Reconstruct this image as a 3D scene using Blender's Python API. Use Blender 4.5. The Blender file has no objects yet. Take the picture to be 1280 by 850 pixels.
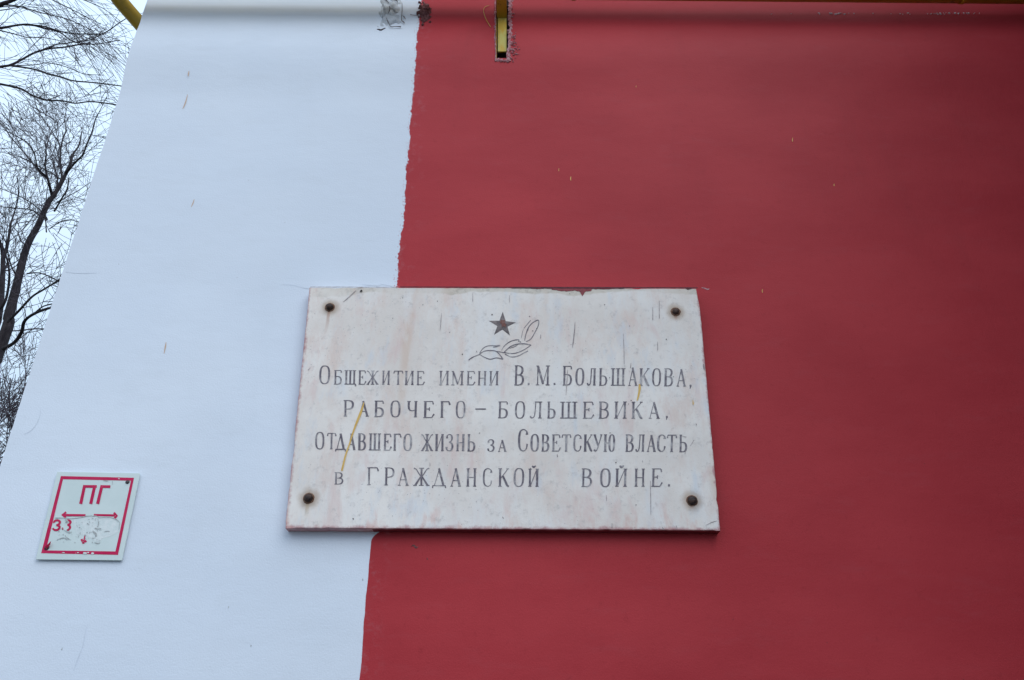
import bpy, bmesh, math, random
from mathutils import Vector, Matrix, noise as mnoise

S = bpy.context.scene
COL = S.collection
R = math.radians

# ------------------------------------------------------------------ camera
F = 976.0            # focal length in photo pixels (photo 1280 x 850)
TH = R(28.1)
CAMZ = 1.6
D = 1.75             # distance from the camera to the wall face
cam_data = bpy.data.cameras.new('camera')
cam_data.sensor_width = 36.0
cam_data.lens = 36.0 * F / 1280.0
cam_data.clip_start = 0.05
cam_data.clip_end = 3000
cam = bpy.data.objects.new('camera', cam_data)
COL.objects.link(cam)
cam.location = (0, 0, CAMZ)
cam.rotation_euler = (R(90) + TH, 0, 0)
S.camera = cam

# ------------------------------------------------------------------ world, sun, exposure
SUN_EL, SUN_AZ = 42.0, 35.0     # azimuth: degrees from straight behind the camera, negative = left
w = bpy.data.worlds.new('World')
S.world = w
w.use_nodes = True
nt = w.node_tree
nt.nodes.clear()
out = nt.nodes.new('ShaderNodeOutputWorld')
bg = nt.nodes.new('ShaderNodeBackground')
sky = nt.nodes.new('ShaderNodeTexSky')
sky.sky_type = 'NISHITA'
sky.sun_disc = False
sky.sun_elevation = R(SUN_EL)
sky.sun_rotation = R(180 + SUN_AZ)
sky.air_density = 1.0
sky.dust_density = 3.0
cl_noise = nt.nodes.new('ShaderNodeTexNoise')
cl_noise.inputs['Scale'].default_value = 2.2
cl_noise.inputs['Detail'].default_value = 5
tc = nt.nodes.new('ShaderNodeTexCoord')
ramp = nt.nodes.new('ShaderNodeValToRGB')
ramp.color_ramp.elements[0].position = 0.3
ramp.color_ramp.elements[0].color = (7.6, 9.9, 12.6, 1)
ramp.color_ramp.elements[1].position = 0.75
ramp.color_ramp.elements[1].color = (9.4, 11.6, 14.0, 1)
mix = nt.nodes.new('ShaderNodeMixRGB')
mix.inputs['Fac'].default_value = 0.86
bg.inputs['Strength'].default_value = 0.1
nt.links.new(tc.outputs['Generated'], cl_noise.inputs['Vector'])
nt.links.new(cl_noise.outputs['Fac'], ramp.inputs['Fac'])
nt.links.new(sky.outputs['Color'], mix.inputs['Color1'])
nt.links.new(ramp.outputs['Color'], mix.inputs['Color2'])
sepw = nt.nodes.new('ShaderNodeSeparateXYZ')
nt.links.new(tc.outputs['Generated'], sepw.inputs[0])
cie = nt.nodes.new('ShaderNodeMapRange')
cie.inputs['From Min'].default_value = 0.0; cie.inputs['From Max'].default_value = 1.0
cie.inputs['To Min'].default_value = 0.78; cie.inputs['To Max'].default_value = 1.42
nt.links.new(sepw.outputs['Z'], cie.inputs['Value'])
mul = nt.nodes.new('ShaderNodeMixRGB'); mul.blend_type = 'MULTIPLY'; mul.inputs['Fac'].default_value = 1.0
nt.links.new(mix.outputs['Color'], mul.inputs['Color1'])
nt.links.new(cie.outputs['Result'], mul.inputs['Color2'])
nt.links.new(mul.outputs['Color'], bg.inputs['Color'])
nt.links.new(bg.outputs['Background'], out.inputs['Surface'])

sun_d = bpy.data.lights.new('sun', 'SUN')
sun_d.energy = 1.5
sun_d.angle = R(50)
sun_d.color = (1.0, 0.975, 0.945)
sun = bpy.data.objects.new('sun', sun_d)
COL.objects.link(sun)
sun.location = (5, -8, 14)
az = R(SUN_AZ)
sdir = Vector((math.sin(az) * math.cos(R(SUN_EL)), -math.cos(az) * math.cos(R(SUN_EL)), math.sin(R(SUN_EL))))
sun.rotation_euler = sdir.to_track_quat('Z', 'Y').to_euler()

S.view_settings.view_transform = 'Standard'
S.view_settings.look = 'None'
S.view_settings.gamma = 1.0
S.view_settings.exposure = -0.12
S.view_settings.use_curve_mapping = False

# ------------------------------------------------------------------ helpers
C_, S_ = math.cos(TH), math.sin(TH)
def T(px, py, Y):
    """the point at depth Y behind photo pixel (px, py)"""
    v = py - 425.0
    yf = F * C_ + v * S_
    zf = F * S_ - v * C_
    t = Y / yf
    return Vector(((px - 640.0) * t, Y, CAMZ + zf * t))
def W(px, py, off=0.0):
    return T(px, py, D - off)
MPP = 0.00194        # metres per photo pixel near the plaque

def tag(o, label=None, cat=None, group=None, kind=None):
    if label: o['label'] = label
    if cat: o['category'] = cat
    if group: o['group'] = group
    if kind: o['kind'] = kind
    return o
def empty(name, loc, label=None, cat=None, group=None):
    o = bpy.data.objects.new(name, None)
    o.empty_display_size = 0.1
    COL.objects.link(o)
    o.location = loc
    return tag(o, label, cat, group)
def obj(name, bm, mat, parent=None, smooth=False):
    me = bpy.data.meshes.new(name)
    bm.to_mesh(me)
    bm.free()
    if mat: me.materials.append(mat)
    if smooth:
        for p in me.polygons: p.use_smooth = True
    o = bpy.data.objects.new(name, me)
    COL.objects.link(o)
    if parent:
        o.parent = parent
        o.matrix_parent_inverse = Matrix.Translation(-Vector(parent.location))
    return o
def box(bm, x0, x1, y0, y1, z0, z1):
    vs = [bm.verts.new((x, y, z)) for x in (x0, x1) for y in (y0, y1) for z in (z0, z1)]
    for f in ((0, 1, 3, 2), (4, 6, 7, 5), (0, 4, 5, 1), (2, 3, 7, 6), (0, 2, 6, 4), (1, 5, 7, 3)):
        bm.faces.new([vs[i] for i in f])
def frame_of(d):
    d = d.normalized()
    a = Vector((0, 0, 1)) if abs(d.z) < 0.9 else Vector((1, 0, 0))
    u = d.cross(a).normalized()
    return u, d.cross(u).normalized()
def tube(bm, pts, radii, n=8, cap=True):
    rings = []
    u = None
    for i, p in enumerate(pts):
        a = pts[max(0, i - 1)]; b = pts[min(len(pts) - 1, i + 1)]
        d = (b - a)
        if d.length < 1e-9: d = Vector((0, 0, 1))
        d.normalize()
        if u is None:
            u, v = frame_of(d)
        else:
            u = (u - d * u.dot(d))
            if u.length < 1e-6: u, v = frame_of(d)
            u.normalize(); v = d.cross(u)
        r = radii[i] if isinstance(radii, (list, tuple)) else radii
        rings.append([bm.verts.new(p + (u * math.cos(k * 2 * math.pi / n) + v * math.sin(k * 2 * math.pi / n)) * r) for k in range(n)])
    for a, b in zip(rings, rings[1:]):
        for k in range(n):
            bm.faces.new((a[k], a[(k + 1) % n], b[(k + 1) % n], b[k]))
    if cap and n > 2:
        bm.faces.new(rings[0][::-1]); bm.faces.new(rings[-1])
def crom(pts, sub=6):
    """Catmull-Rom through tuples of any length"""
    if len(pts) < 3: return [tuple(p) for p in pts]
    P = [pts[0]] + list(pts) + [pts[-1]]
    res = []
    for i in range(1, len(P) - 2):
        p0, p1, p2, p3 = P[i - 1], P[i], P[i + 1], P[i + 2]
        for s in range(sub):
            t = s / sub
            res.append(tuple(0.5 * (2 * b + (c - a) * t + (2 * a - 5 * b + 4 * c - d) * t * t + (3 * b - a - 3 * c + d) * t ** 3)
                             for a, b, c, d in zip(p0, p1, p2, p3)))
    res.append(tuple(pts[-1]))
    return res

_lay = [0]
def stroke(bm, pts, off, wpx=None):
    """flat painted stroke on the wall plane; pts in photo px, (x, y) or (x, y, width)"""
    P = [(p[0], p[1], p[2] if len(p) > 2 else wpx) for p in pts]
    _lay[0] = (_lay[0] + 1) % 8
    o = off + _lay[0] * 0.00005
    prev = None
    for i, (x, y, ww) in enumerate(P):
        a = P[max(0, i - 1)]; b = P[min(len(P) - 1, i + 1)]
        dx, dy = b[0] - a[0], b[1] - a[1]
        L = math.hypot(dx, dy) or 1
        nx, ny = -dy / L * ww / 2, dx / L * ww / 2
        cur = (bm.verts.new(W(x + nx, y + ny, o)), bm.verts.new(W(x - nx, y - ny, o)))
        if prev:
            bm.faces.new((prev[0], prev[1], cur[1], cur[0]))
        prev = cur
def poly(bm, pts, off):
    bm.faces.new([bm.verts.new(W(x, y, off)) for x, y in pts])
def blob(cx, cy, rx, ry, n, seed, jit=0.3):
    rg = random.Random(seed)
    return [(cx + rx * math.cos(a) * (1 + rg.uniform(-jit, jit)), cy + ry * math.sin(a) * (1 + rg.uniform(-jit, jit)))
            for a in [k * 2 * math.pi / n for k in range(n)]]

# ------------------------------------------------------------------ materials
class N:
    """tiny node-building helper"""
    def __init__(s, name):
        s.m = bpy.data.materials.new(name)
        s.m.use_nodes = True
        s.t = s.m.node_tree
        s.b = s.t.nodes['Principled BSDF']
        s.co = s.t.nodes.new('ShaderNodeTexCoord').outputs['Object']
        s.sep = None
    def put(s, sock, v):
        if hasattr(v, 'is_output') or isinstance(v, bpy.types.NodeSocket): s.t.links.new(v, sock)
        else:
            sock.default_value = v
    def xyz(s):
        if not s.sep:
            n = s.t.nodes.new('ShaderNodeSeparateXYZ'); s.t.links.new(s.co, n.inputs[0]); s.sep = n
        return s.sep.outputs
    def scaled(s, v):
        n = s.t.nodes.new('ShaderNodeVectorMath'); n.operation = 'MULTIPLY'
        s.t.links.new(s.co, n.inputs[0]); n.inputs[1].default_value = v
        return n.outputs[0]
    def noise(s, scale, detail=4, rough=0.55, stretch=None, dist=0.0):
        n = s.t.nodes.new('ShaderNodeTexNoise')
        s.t.links.new(s.scaled(stretch) if stretch else s.co, n.inputs['Vector'])
        n.inputs['Scale'].default_value = scale; n.inputs['Detail'].default_value = detail
        n.inputs['Roughness'].default_value = rough; n.inputs['Distortion'].default_value = dist
        return n.outputs['Fac']
    def voro(s, scale, feature='F1', stretch=None):
        n = s.t.nodes.new('ShaderNodeTexVoronoi'); n.feature = feature
        s.t.links.new(s.scaled(stretch) if stretch else s.co, n.inputs['Vector'])
        n.inputs['Scale'].default_value = scale
        return n.outputs['Distance']
    def math(s, op, a, b=0.0, c=None, clamp=False):
        n = s.t.nodes.new('ShaderNodeMath'); n.operation = op; n.use_clamp = clamp
        s.put(n.inputs[0], a); s.put(n.inputs[1], b)
        if c is not None: s.put(n.inputs[2], c)
        return n.outputs[0]
    def map(s, v, a, b, c=0.0, d=1.0, smooth=True):
        n = s.t.nodes.new('ShaderNodeMapRange'); n.interpolation_type = 'SMOOTHSTEP' if smooth else 'LINEAR'
        s.put(n.inputs['Value'], v)
        n.inputs['From Min'].default_value = a; n.inputs['From Max'].default_value = b
        n.inputs['To Min'].default_value = c; n.inputs['To Max'].default_value = d
        return n.outputs['Result']
    def mix(s, f, a, b, mode='MIX'):
        n = s.t.nodes.new('ShaderNodeMixRGB'); n.blend_type = mode
        s.put(n.inputs['Fac'], f)
        for k, v in (('Color1', a), ('Color2', b)):
            s.put(n.inputs[k], tuple(v) + (1,) if isinstance(v, (tuple, list)) and len(v) == 3 else v)
        return n.outputs['Color']
    def dist(s, p):
        n = s.t.nodes.new('ShaderNodeVectorMath'); n.operation = 'DISTANCE'
        s.t.links.new(s.co, n.inputs[0]); n.inputs[1].default_value = p
        return n.outputs['Value']
    def bump(s, h, strength=0.3, distance=0.002, prev=None):
        n = s.t.nodes.new('ShaderNodeBump')
        n.inputs['Strength'].default_value = strength; n.inputs['Distance'].default_value = distance
        s.t.links.new(h, n.inputs['Height'])
        if prev: s.t.links.new(prev, n.inputs['Normal'])
        return n.outputs['Normal']
    def done(s, color=None, rough=None, normal=None, metal=None, spec=None):
        for k, v in (('Base Color', color), ('Roughness', rough), ('Metallic', metal), ('Specular IOR Level', spec)):
            if v is not None:
                if isinstance(v, tuple) and len(v) == 3: v = v + (1,)
                s.put(s.b.inputs[k], v)
        if normal is not None: s.t.links.new(normal, s.b.inputs['Normal'])
        return s.m

Z_PL_BOT = W(463, 663).z      # lower edge of the plaque on the wall
XB = W(497, 355).x            # where red paint meets white paint
XB_LOW = W(463, 690).x

def mat_wall():
    n = N('painted_plaster')
    x, y, z = n.xyz()
    up = n.map(z, Z_PL_BOT, Z_PL_BOT + 0.15)
    wob = n.math('MULTIPLY', n.math('SUBTRACT', n.noise(7, 2), 0.5), 0.012)
    jag = n.math('MULTIPLY', n.math('SUBTRACT', n.noise(34, 5, 0.75), 0.5), n.math('MULTIPLY_ADD', up, 0.021, 0.003))
    jag2 = n.math('MULTIPLY', n.math('SUBTRACT', n.noise(190, 4, 0.75), 0.5), n.math('MULTIPLY', up, 0.012))
    # rounded corner of the red just below the plaque
    zr = n.math('DIVIDE', n.math('SUBTRACT', z, Z_PL_BOT - 0.030), 0.022)
    rc = n.math('MULTIPLY', n.math('POWER', n.math('MAXIMUM', zr, 0.0), 2.5), 0.011)
    rc = n.math('MULTIPLY', rc, n.math('LESS_THAN', z, Z_PL_BOT + 0.03))
    xb = n.math('MULTIPLY_ADD', up, XB - XB_LOW, XB_LOW)
    e = n.math('SUBTRACT', x, n.math('ADD', xb, rc))
    e = n.math('ADD', e, n.math('ADD', wob, n.math('ADD', jag, jag2)))
    mask = n.map(e, -0.0009, 0.0009)
    # speckles of red flicked over the white beside the roller edge
    sp = n.math('LESS_THAN', n.voro(170), 0.19)
    sp = n.math('MULTIPLY', sp, n.math('GREATER_THAN', e, -0.010))
    sp = n.math('MULTIPLY', sp, up)
    mask = n.math('MAXIMUM', mask, sp)
    # white paint
    c1 = n.mix(n.map(n.noise(1.6, 4), 0.3, 0.7), (0.695, 0.765, 0.87), (0.74, 0.805, 0.90))
    c1 = n.mix(n.map(n.noise(9, 4, 0.6, (1, 1, 2.5)), 0.5, 0.75, 0, 0.3), c1, (0.66, 0.72, 0.80))
    c1 = n.mix(n.map(n.noise(2.4, 6, 0.68, (1, 1, 0.22), 0.3), 0.5, 0.72, 0, 0.4), c1, (0.655, 0.715, 0.80))
    c1 = n.mix(n.map(n.noise(0.9, 4, 0.6), 0.45, 0.65, 0, 0.35), c1, (0.69, 0.74, 0.82))
    dots = n.math('LESS_THAN', n.voro(11), 0.018)
    c1 = n.mix(n.math('MULTIPLY', dots, 0.45), c1, (0.35, 0.36, 0.4))
    # red paint, a little streaky with thin places
    r1 = n.mix(n.map(n.noise(3.1, 5, 0.6, (0.7, 1, 1.6)), 0.3, 0.72), (0.41, 0.030, 0.040), (0.46, 0.040, 0.050))
    r1 = n.mix(n.map(n.noise(18, 5, 0.65, (0.6, 1, 1.8)), 0.52, 0.8, 0, 0.5), r1, (0.42, 0.05, 0.062))
    r1 = n.mix(n.map(n.noise(1.1, 5, 0.6, (1, 1, 0.8)), 0.44, 0.62, 0, 0.18), r1, (0.31, 0.026, 0.034))
    r1 = n.mix(n.map(n.noise(5.5, 6, 0.7, (1, 1, 0.16)), 0.56, 0.74, 0, 0.2), r1, (0.29, 0.03, 0.037))
    nearedge = n.map(e, 0.0, 0.06, 1, 0)
    r1 = n.mix(n.math('MULTIPLY', nearedge, n.map(n.noise(42, 4, 0.7), 0.5, 0.75, 0, 0.55)), r1, (0.42, 0.14, 0.16))
    r1 = n.mix(n.map(n.noise(55, 4, 0.7), 0.56, 0.8, 0, 0.3), r1, (0.27, 0.016, 0.023))
    rdots = n.math('LESS_THAN', n.voro(14), 0.02)
    r1 = n.mix(n.math('MULTIPLY', rdots, 0.5), r1, (0.12, 0.03, 0.035))
    col = n.mix(mask, c1, r1)
    h = n.math('ADD', n.math('MULTIPLY', n.noise(260, 3, 0.6), 0.5), n.math('MULTIPLY', n.noise(38, 4, 0.6, (0.5, 1, 1.2)), 0.5))
    h = n.math('ADD', h, n.math('MULTIPLY', n.noise(4.5, 3, 0.45, (0.7, 1, 1.1)), 3.6))
    h = n.math('ADD', h, n.math('MULTIPLY', mask, 0.25))
    nor = n.bump(h, 0.45, 0.0022)
    return n.done(col, n.math('MULTIPLY_ADD', mask, -0.1, 0.72), nor, spec=0.22)

BOLTS = [(412.5, 384.5), (844.5, 390), (386, 623), (865, 626)]
def mat_marble():
    n = N('weathered_marble')
    x, y, z = n.xyz()
    base = n.mix(n.map(n.noise(5, 5, 0.62), 0.34, 0.66), (0.75, 0.69, 0.645), (0.86, 0.815, 0.775))
    # brushed-out streaks of old whitewash, running down
    base = n.mix(n.map(n.noise(16, 5, 0.65, (1, 1, 0.28)), 0.45, 0.72, 0, 0.7), base, (0.80, 0.79, 0.79))
    base = n.mix(n.map(n.noise(11, 6, 0.72, (1, 1, 0.42)), 0.47, 0.70, 0, 0.8), base, (0.73, 0.595, 0.535))
    base = n.mix(n.map(n.noise(13, 5, 0.65, (1.2, 1, 0.4), 0.4), 0.53, 0.72, 0, 0.6), base, (0.71, 0.54, 0.51))
    base = n.mix(n.map(n.noise(11, 4, 0.6, (1.7, 1.4, 0.6)), 0.55, 0.72, 0, 0.5), base, (0.62, 0.68, 0.76))
    base = n.mix(n.map(n.noise(70, 6, 0.7), 0.52, 0.74, 0, 0.5), base, (0.45, 0.42, 0.41))
    pit = n.math('MULTIPLY', n.math('LESS_THAN', n.voro(85), 0.11), n.map(n.noise(6, 3), 0.45, 0.65, 0.1, 0.8))
    base = n.mix(n.math('MULTIPLY', pit, 0.6), base, (0.28, 0.26, 0.27))
    # dirty yellow-grey band along the top
    ztop = W(640, 360).z
    bl = n.math('ADD', n.math('SUBTRACT', ztop, z), n.math('MULTIPLY', n.math('SUBTRACT', n.noise(9, 3, 0.5, (1, 1, 0.2)), 0.5), 0.055))
    band = n.map(bl, 0.030, 0.036, 1, 0)
    band = n.math('MULTIPLY', band, n.map(n.noise(3.3, 2), 0.38, 0.5, 0.15, 0.9))
    base = n.mix(n.math('MULTIPLY', band, 0.6), base, (0.54, 0.48, 0.38))
    base = n.mix(n.math('MULTIPLY', band, n.map(n.noise(45, 5, 0.7), 0.5, 0.7, 0, 0.5)), base, (0.30, 0.26, 0.22))
    # rust: halo round each bolt and the run below it
    for k, (bx, by) in enumerate(BOLTS):
        c = W(bx, by, 0.028)
        d = n.dist(c)
        d = n.math('ADD', d, n.math('MULTIPLY', n.math('SUBTRACT', n.noise(60, 4), 0.5), 0.012))
        halo = n.map(d, 0.011, 0.032, 0.85, 0)
        base = n.mix(n.math('MULTIPLY', halo, 0.75), base, (0.36, 0.24, 0.15))
        dx = n.math('ABSOLUTE', n.math('SUBTRACT', x, n.math('MULTIPLY_ADD', n.noise(14, 2), 0.008, c.x - 0.005)))
        dz = n.math('SUBTRACT', c.z, z)
        ln = (0.085, 0.03, 0.05, 0.02)[k]
        run = n.math('MULTIPLY', n.map(dx, 0.0015, 0.006, 1, 0),
                     n.math('MULTIPLY', n.map(dz, 0.0, 0.004), n.map(dz, 0.01, ln, 1, 0)))
        base = n.mix(n.math('MULTIPLY', run, 0.6), base, (0.42, 0.22, 0.15) if k != 2 else (0.50, 0.38, 0.24))
    # broad pale rust washes down the face
    wash = n.math('MULTIPLY', n.map(n.noise(8.5, 3, 0.5, (1, 1, 0.12)), 0.58, 0.70), n.map(n.noise(30, 4, 0.6, (1, 1, 0.4)), 0.35, 0.6))
    base = n.mix(n.math('MULTIPLY', wash, 0.55), base, (0.66, 0.49, 0.39))
    # pink-red house paint rubbed over the arrises: distance from the slab's own edges
    xl = n.math('SUBTRACT', x, n.math('MULTIPLY_ADD', n.math('SUBTRACT', z, W(356, 660, .028).z), (W(387, 359, .028).x - W(356, 660, .028).x) / (W(387, 359, .028).z - W(356, 660, .028).z), W(356, 660, .028).x))
    xr = n.math('SUBTRACT', n.math('MULTIPLY_ADD', n.math('SUBTRACT', z, W(901, 663, .028).z), (W(873, 360, .028).x - W(901, 663, .028).x) / (W(873, 360, .028).z - W(901, 663, .028).z), W(901, 663, .028).x), x)
    zb = n.math('SUBTRACT', z, n.math('MULTIPLY_ADD', x, (W(901, 663, .028).z - W(356, 660, .028).z) / (W(901, 663, .028).x - W(356, 660, .028).x), W(629, 661.5, .028).z))
    for d, wd in ((xl, 0.008), (xr, 0.007), (zb, 0.009)):
        d = n.math('ADD', d, n.math('MULTIPLY', n.math('SUBTRACT', n.noise(48, 5, 0.7), 0.5), 0.022))
        base = n.mix(n.math('MULTIPLY', n.map(d, -0.002, wd * 1.0, 1, 0), 0.85), base, (0.42, 0.17, 0.19))
    base = n.mix(n.math('MULTIPLY', n.map(zb, 0.0, 0.10, 1, 0), n.map(n.noise(21, 4, 0.65, (1, 1, 0.35)), 0.54, 0.68, 0, 0.5)), base, (0.68, 0.40, 0.35))
    h = n.math('ADD', n.math('MULTIPLY', n.noise(140, 4, 0.65), 0.6), n.math('MULTIPLY', n.noise(18, 4, 0.6, (1, 1, 0.4)), 1.5))
    h = n.math('SUBTRACT', h, n.math('MULTIPLY', pit, 0.5))
    return n.done(base, 0.62, n.bump(h, 0.4, 0.0015), spec=0.3)

def mat_simple(name, a, b, scale=40, rough=0.6, bump=0.3, bdist=0.001, metal=0.0, stretch=None, spec=0.4):
    n = N(name)
    f = n.map(n.noise(scale, 5, 0.65, stretch), 0.35, 0.68)
    return n.done(n.mix(f, a, b), rough, n.bump(n.noise(scale * 2.2, 4, 0.6, stretch), bump, bdist), metal, spec)

def mat_engraved():
    n = N('engraved_grey_paint')
    f = n.map(n.noise(34, 5, 0.72), 0.46, 0.72, 0.0, 0.85)
    c = n.mix(n.map(n.noise(90, 3), 0.35, 0.65), (0.13, 0.115, 0.145), (0.22, 0.20, 0.225))
    return n.done(n.mix(f, c, (0.58, 0.56, 0.56)), 0.75, spec=0.2)

M_WALL = mat_wall()
M_MARBLE = mat_marble()
M_INK = mat_engraved()
M_STAR = mat_simple('worn_star_paint', (0.10, 0.085, 0.09), (0.24, 0.20, 0.20), 60, 0.7)
M_STARRED = mat_simple('worn_red_star_paint', (0.17, 0.06, 0.05), (0.24, 0.13, 0.11), 90, 0.7)
M_BOLT = mat_simple('rusted_bolt_iron', (0.022, 0.018, 0.02), (0.085, 0.045, 0.032), 120, 0.55, 0.5, 0.001, 0.3)
M_RUSTRING = mat_simple('orange_rust', (0.14, 0.065, 0.04), (0.26, 0.16, 0.11), 90, 0.85)
def mat_yellow():
    n = N('yellow_gas_paint')
    c = n.mix(n.map(n.noise(14, 5, 0.6), 0.35, 0.7), (0.50, 0.30, 0.018), (0.58, 0.37, 0.03))
    c = n.mix(n.map(n.noise(36, 6, 0.7), 0.58, 0.72, 0, 0.8), c, (0.16, 0.085, 0.02))
    return n.done(c, 0.45, n.bump(n.noise(80, 4), 0.3, 0.001))
M_YELLOW = mat_yellow()
def mat_paleyellow():
    n = N('pale_lit_yellow')  # paler yellow: the lit look of the bracket's front plate is in the colour
    c = n.mix(n.map(n.noise(60, 4, 0.6, (1, 1, 0.3)), 0.4, 0.65), (0.62, 0.55, 0.14), (0.66, 0.42, 0.04))
    return n.done(c, 0.6, n.bump(n.noise(120, 4), 0.3, 0.001))
M_PALEYEL = mat_paleyellow()
M_MORTAR = mat_simple('grey_mortar', (0.46, 0.50, 0.56), (0.64, 0.68, 0.74), 55, 0.9, 0.9, 0.004)
M_DARKHOLE = mat_simple('shaded_hollow_mortar', (0.03, 0.02, 0.022), (0.12, 0.055, 0.06), 60, 0.95, 0.8, 0.003)  # near-black colour holds the shade inside the slot and mortar cracks
M_CHIP = mat_simple('chipped_pink_plaster', (0.34, 0.09, 0.11), (0.54, 0.34, 0.36), 110, 0.9, 0.6, 0.002)
M_CHIPPALE = mat_simple('chipped_pale_plaster', (0.60, 0.50, 0.53), (0.78, 0.73, 0.76), 120, 0.9, 0.6, 0.002)
M_REDSMEAR = mat_simple('smeared_red_paint', (0.20, 0.026, 0.036), (0.30, 0.05, 0.06), 90, 0.6)
M_MAROON = mat_simple('maroon_seam_shade', (0.07, 0.012, 0.022), (0.15, 0.022, 0.034), 110, 0.7)  # dark colour for the shadowed gap above the slab
M_SIDEPAINT = mat_simple('dull_red_side_paint', (0.16, 0.016, 0.026), (0.24, 0.03, 0.04), 50, 0.8, 0.5, 0.002)
M_DRIP = mat_simple('dried_yellow_paint', (0.66, 0.40, 0.09), (0.72, 0.47, 0.13), 60, 0.5)
M_DRIPO = mat_simple('dried_orange_paint', (0.56, 0.36, 0.25), (0.60, 0.44, 0.33), 60, 0.5)
M_CRACK = mat_simple('dark_cracks_and_seam', (0.26, 0.21, 0.22), (0.54, 0.49, 0.49), 90, 0.9)
M_FINE = mat_simple('hairline_dirt', (0.60, 0.655, 0.735), (0.68, 0.735, 0.82), 90, 0.9)
M_CLUMP = mat_simple('brown_foam_remnant', (0.10, 0.03, 0.035), (0.27, 0.12, 0.12), 130, 0.95, 0.9, 0.004)
def mat_panel():
    n = N('sign_plastic')
    c = n.mix(n.map(n.noise(14, 4), 0.35, 0.65), (0.60, 0.70, 0.70), (0.64, 0.735, 0.735))
    c = n.mix(n.map(n.noise(120, 4, 0.7), 0.62, 0.8, 0, 0.25), c, (0.45, 0.5, 0.5))
    return n.done(c, 0.38, n.bump(n.noise(25, 2), 0.1, 0.0008))
M_PANEL = mat_panel()
def mat_signred():
    n = N('sign_crimson_ink')
    c = n.mix(n.map(n.noise(25, 4), 0.35, 0.65), (0.52, 0.014, 0.085), (0.58, 0.026, 0.105))
    c = n.mix(n.map(n.noise(160, 5, 0.7), 0.66, 0.72, 0, 0.8), c, (0.62, 0.66, 0.67))
    return n.done(c, 0.6, spec=0.15)
M_SIGNRED = mat_signred()
M_RESIDUE = mat_simple('sticker_residue', (0.64, 0.72, 0.73), (0.74, 0.79, 0.80), 75, 0.8, 0.5, 0.001)
M_SCUFF = mat_simple('scuffed_dirt', (0.32, 0.33, 0.34), (0.54, 0.58, 0.59), 140, 0.9)
M_SCREW = mat_simple('dark_screw_metal', (0.035, 0.035, 0.04), (0.12, 0.11, 0.11), 150, 0.5, 0.3, 0.0006, 0.5)
M_BARK = mat_simple('dark_wet_bark', (0.022, 0.018, 0.022), (0.050, 0.042, 0.046), 14, 0.9, 0.9, 0.02, 0, (1, 1, 0.3), 0.2)
M_TWIG = mat_simple('hazy_twig_bark', (0.050, 0.040, 0.052), (0.085, 0.072, 0.088), 9, 0.9, 0.2, 0.005, 0, None, 0.2)  # colour lightened so the twigs look veiled by haze
M_GROUND = mat_simple('damp_leafy_soil', (0.05, 0.045, 0.035), (0.11, 0.10, 0.08), 1.6, 0.95, 0.8, 0.03)
M_PAVE = mat_simple('grey_asphalt', (0.075, 0.075, 0.08), (0.11, 0.11, 0.115), 12, 0.9, 0.6, 0.006)
M_BLOCKER = mat_simple('blocker_dark_brown', (0.07, 0.05, 0.045), (0.13, 0.09, 0.075), 9, 0.9, 0.5, 0.006)  # kept dark so the added side wall bounces little light
M_ROOF = mat_simple('galvanised_roof', (0.20, 0.21, 0.22), (0.28, 0.29, 0.30), 5, 0.5, 0.2, 0.003, 0.4)

# ------------------------------------------------------------------ ground
bm = bmesh.new()
g = 600
bm.faces.new([bm.verts.new(p) for p in ((-g, -g, 0), (g, -g, 0), (g, g, 0), (-g, g, 0))])
tag(obj('ground', bm, M_GROUND), kind='structure')
bm = bmesh.new()
box(bm, -1.9, 2.9, -2.4, D + 0.02, -0.05, 0.06)
tag(obj('pavement', bm, M_PAVE), kind='structure')

# ------------------------------------------------------------------ building
XC = W(178, 30).x                       # the left corner of the wall
zof = lambda py: W(640, py).z
bld = empty('building', (0, D, 0), 'plastered building corner painted white at its left end and deep red to the right', 'building')

prof = []      # (z, offset towards the street)
prof.append((0.0, 0.0)); prof.append((1.0, 0.0))
def sst(t):
    t = max(0.0, min(1.0, t)); return t * t * (3 - 2 * t)
py = 128.0
while py > 16.5:
    o = 0.0115 * sst((128 - py) / 66) * (1 - sst((60 - py) / 42)) - 0.0018 * sst((44 - py) / 27)
    prof.append((W(640, py, o).z, o))
    py -= 2.5
prof += [(W(640, py, o).z, o) for py, o in ((15.2, -.0030), (12, -.0036), (4, -.0040))] + [(4.9, -0.0040)]
SL_X0, SL_X1 = W(619.5, 45).x, W(638, 45).x
SL_Z0, SL_Z1 = zof(76), zof(-12)
zs = sorted(set([1.6 + k * 0.02 for k in range(92)] + [p[0] for p in prof] + [SL_Z0, SL_Z1] + [k * 0.25 for k in range(5, 10)]))
def off_at(z):
    for (a, oa), (b, ob) in zip(prof, prof[1:]):
        if a <= z <= b: return oa + (ob - oa) * (z - a) / (b - a)
    return prof[-1][1]
XR = 1.75
SHADE_Y = 0.0
xs = [XC, -1.0, -0.7, -0.35, SL_X0, SL_X1, 0.4, 0.8, 1.2, 1.5, XR]
bm = bmesh.new()
grid = {}
for i, x in enumerate(xs):
    for j, z in enumerate(zs):
        o = off_at(z)
        xx = x - ((0.010 * max(0.0, min(1.0, (z - zof(125)) / (zof(20) - zof(125)))) + max(0.0, -o) * 0.55) if i == 0 else 0)
        if i == 0: xx += 0.0014 * mnoise.noise(Vector((0, 0, z * 7))) + 0.0012 * mnoise.noise(Vector((3, 0, z * 31)))
        grid[i, j] = bm.verts.new((xx, D - o, z))
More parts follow.
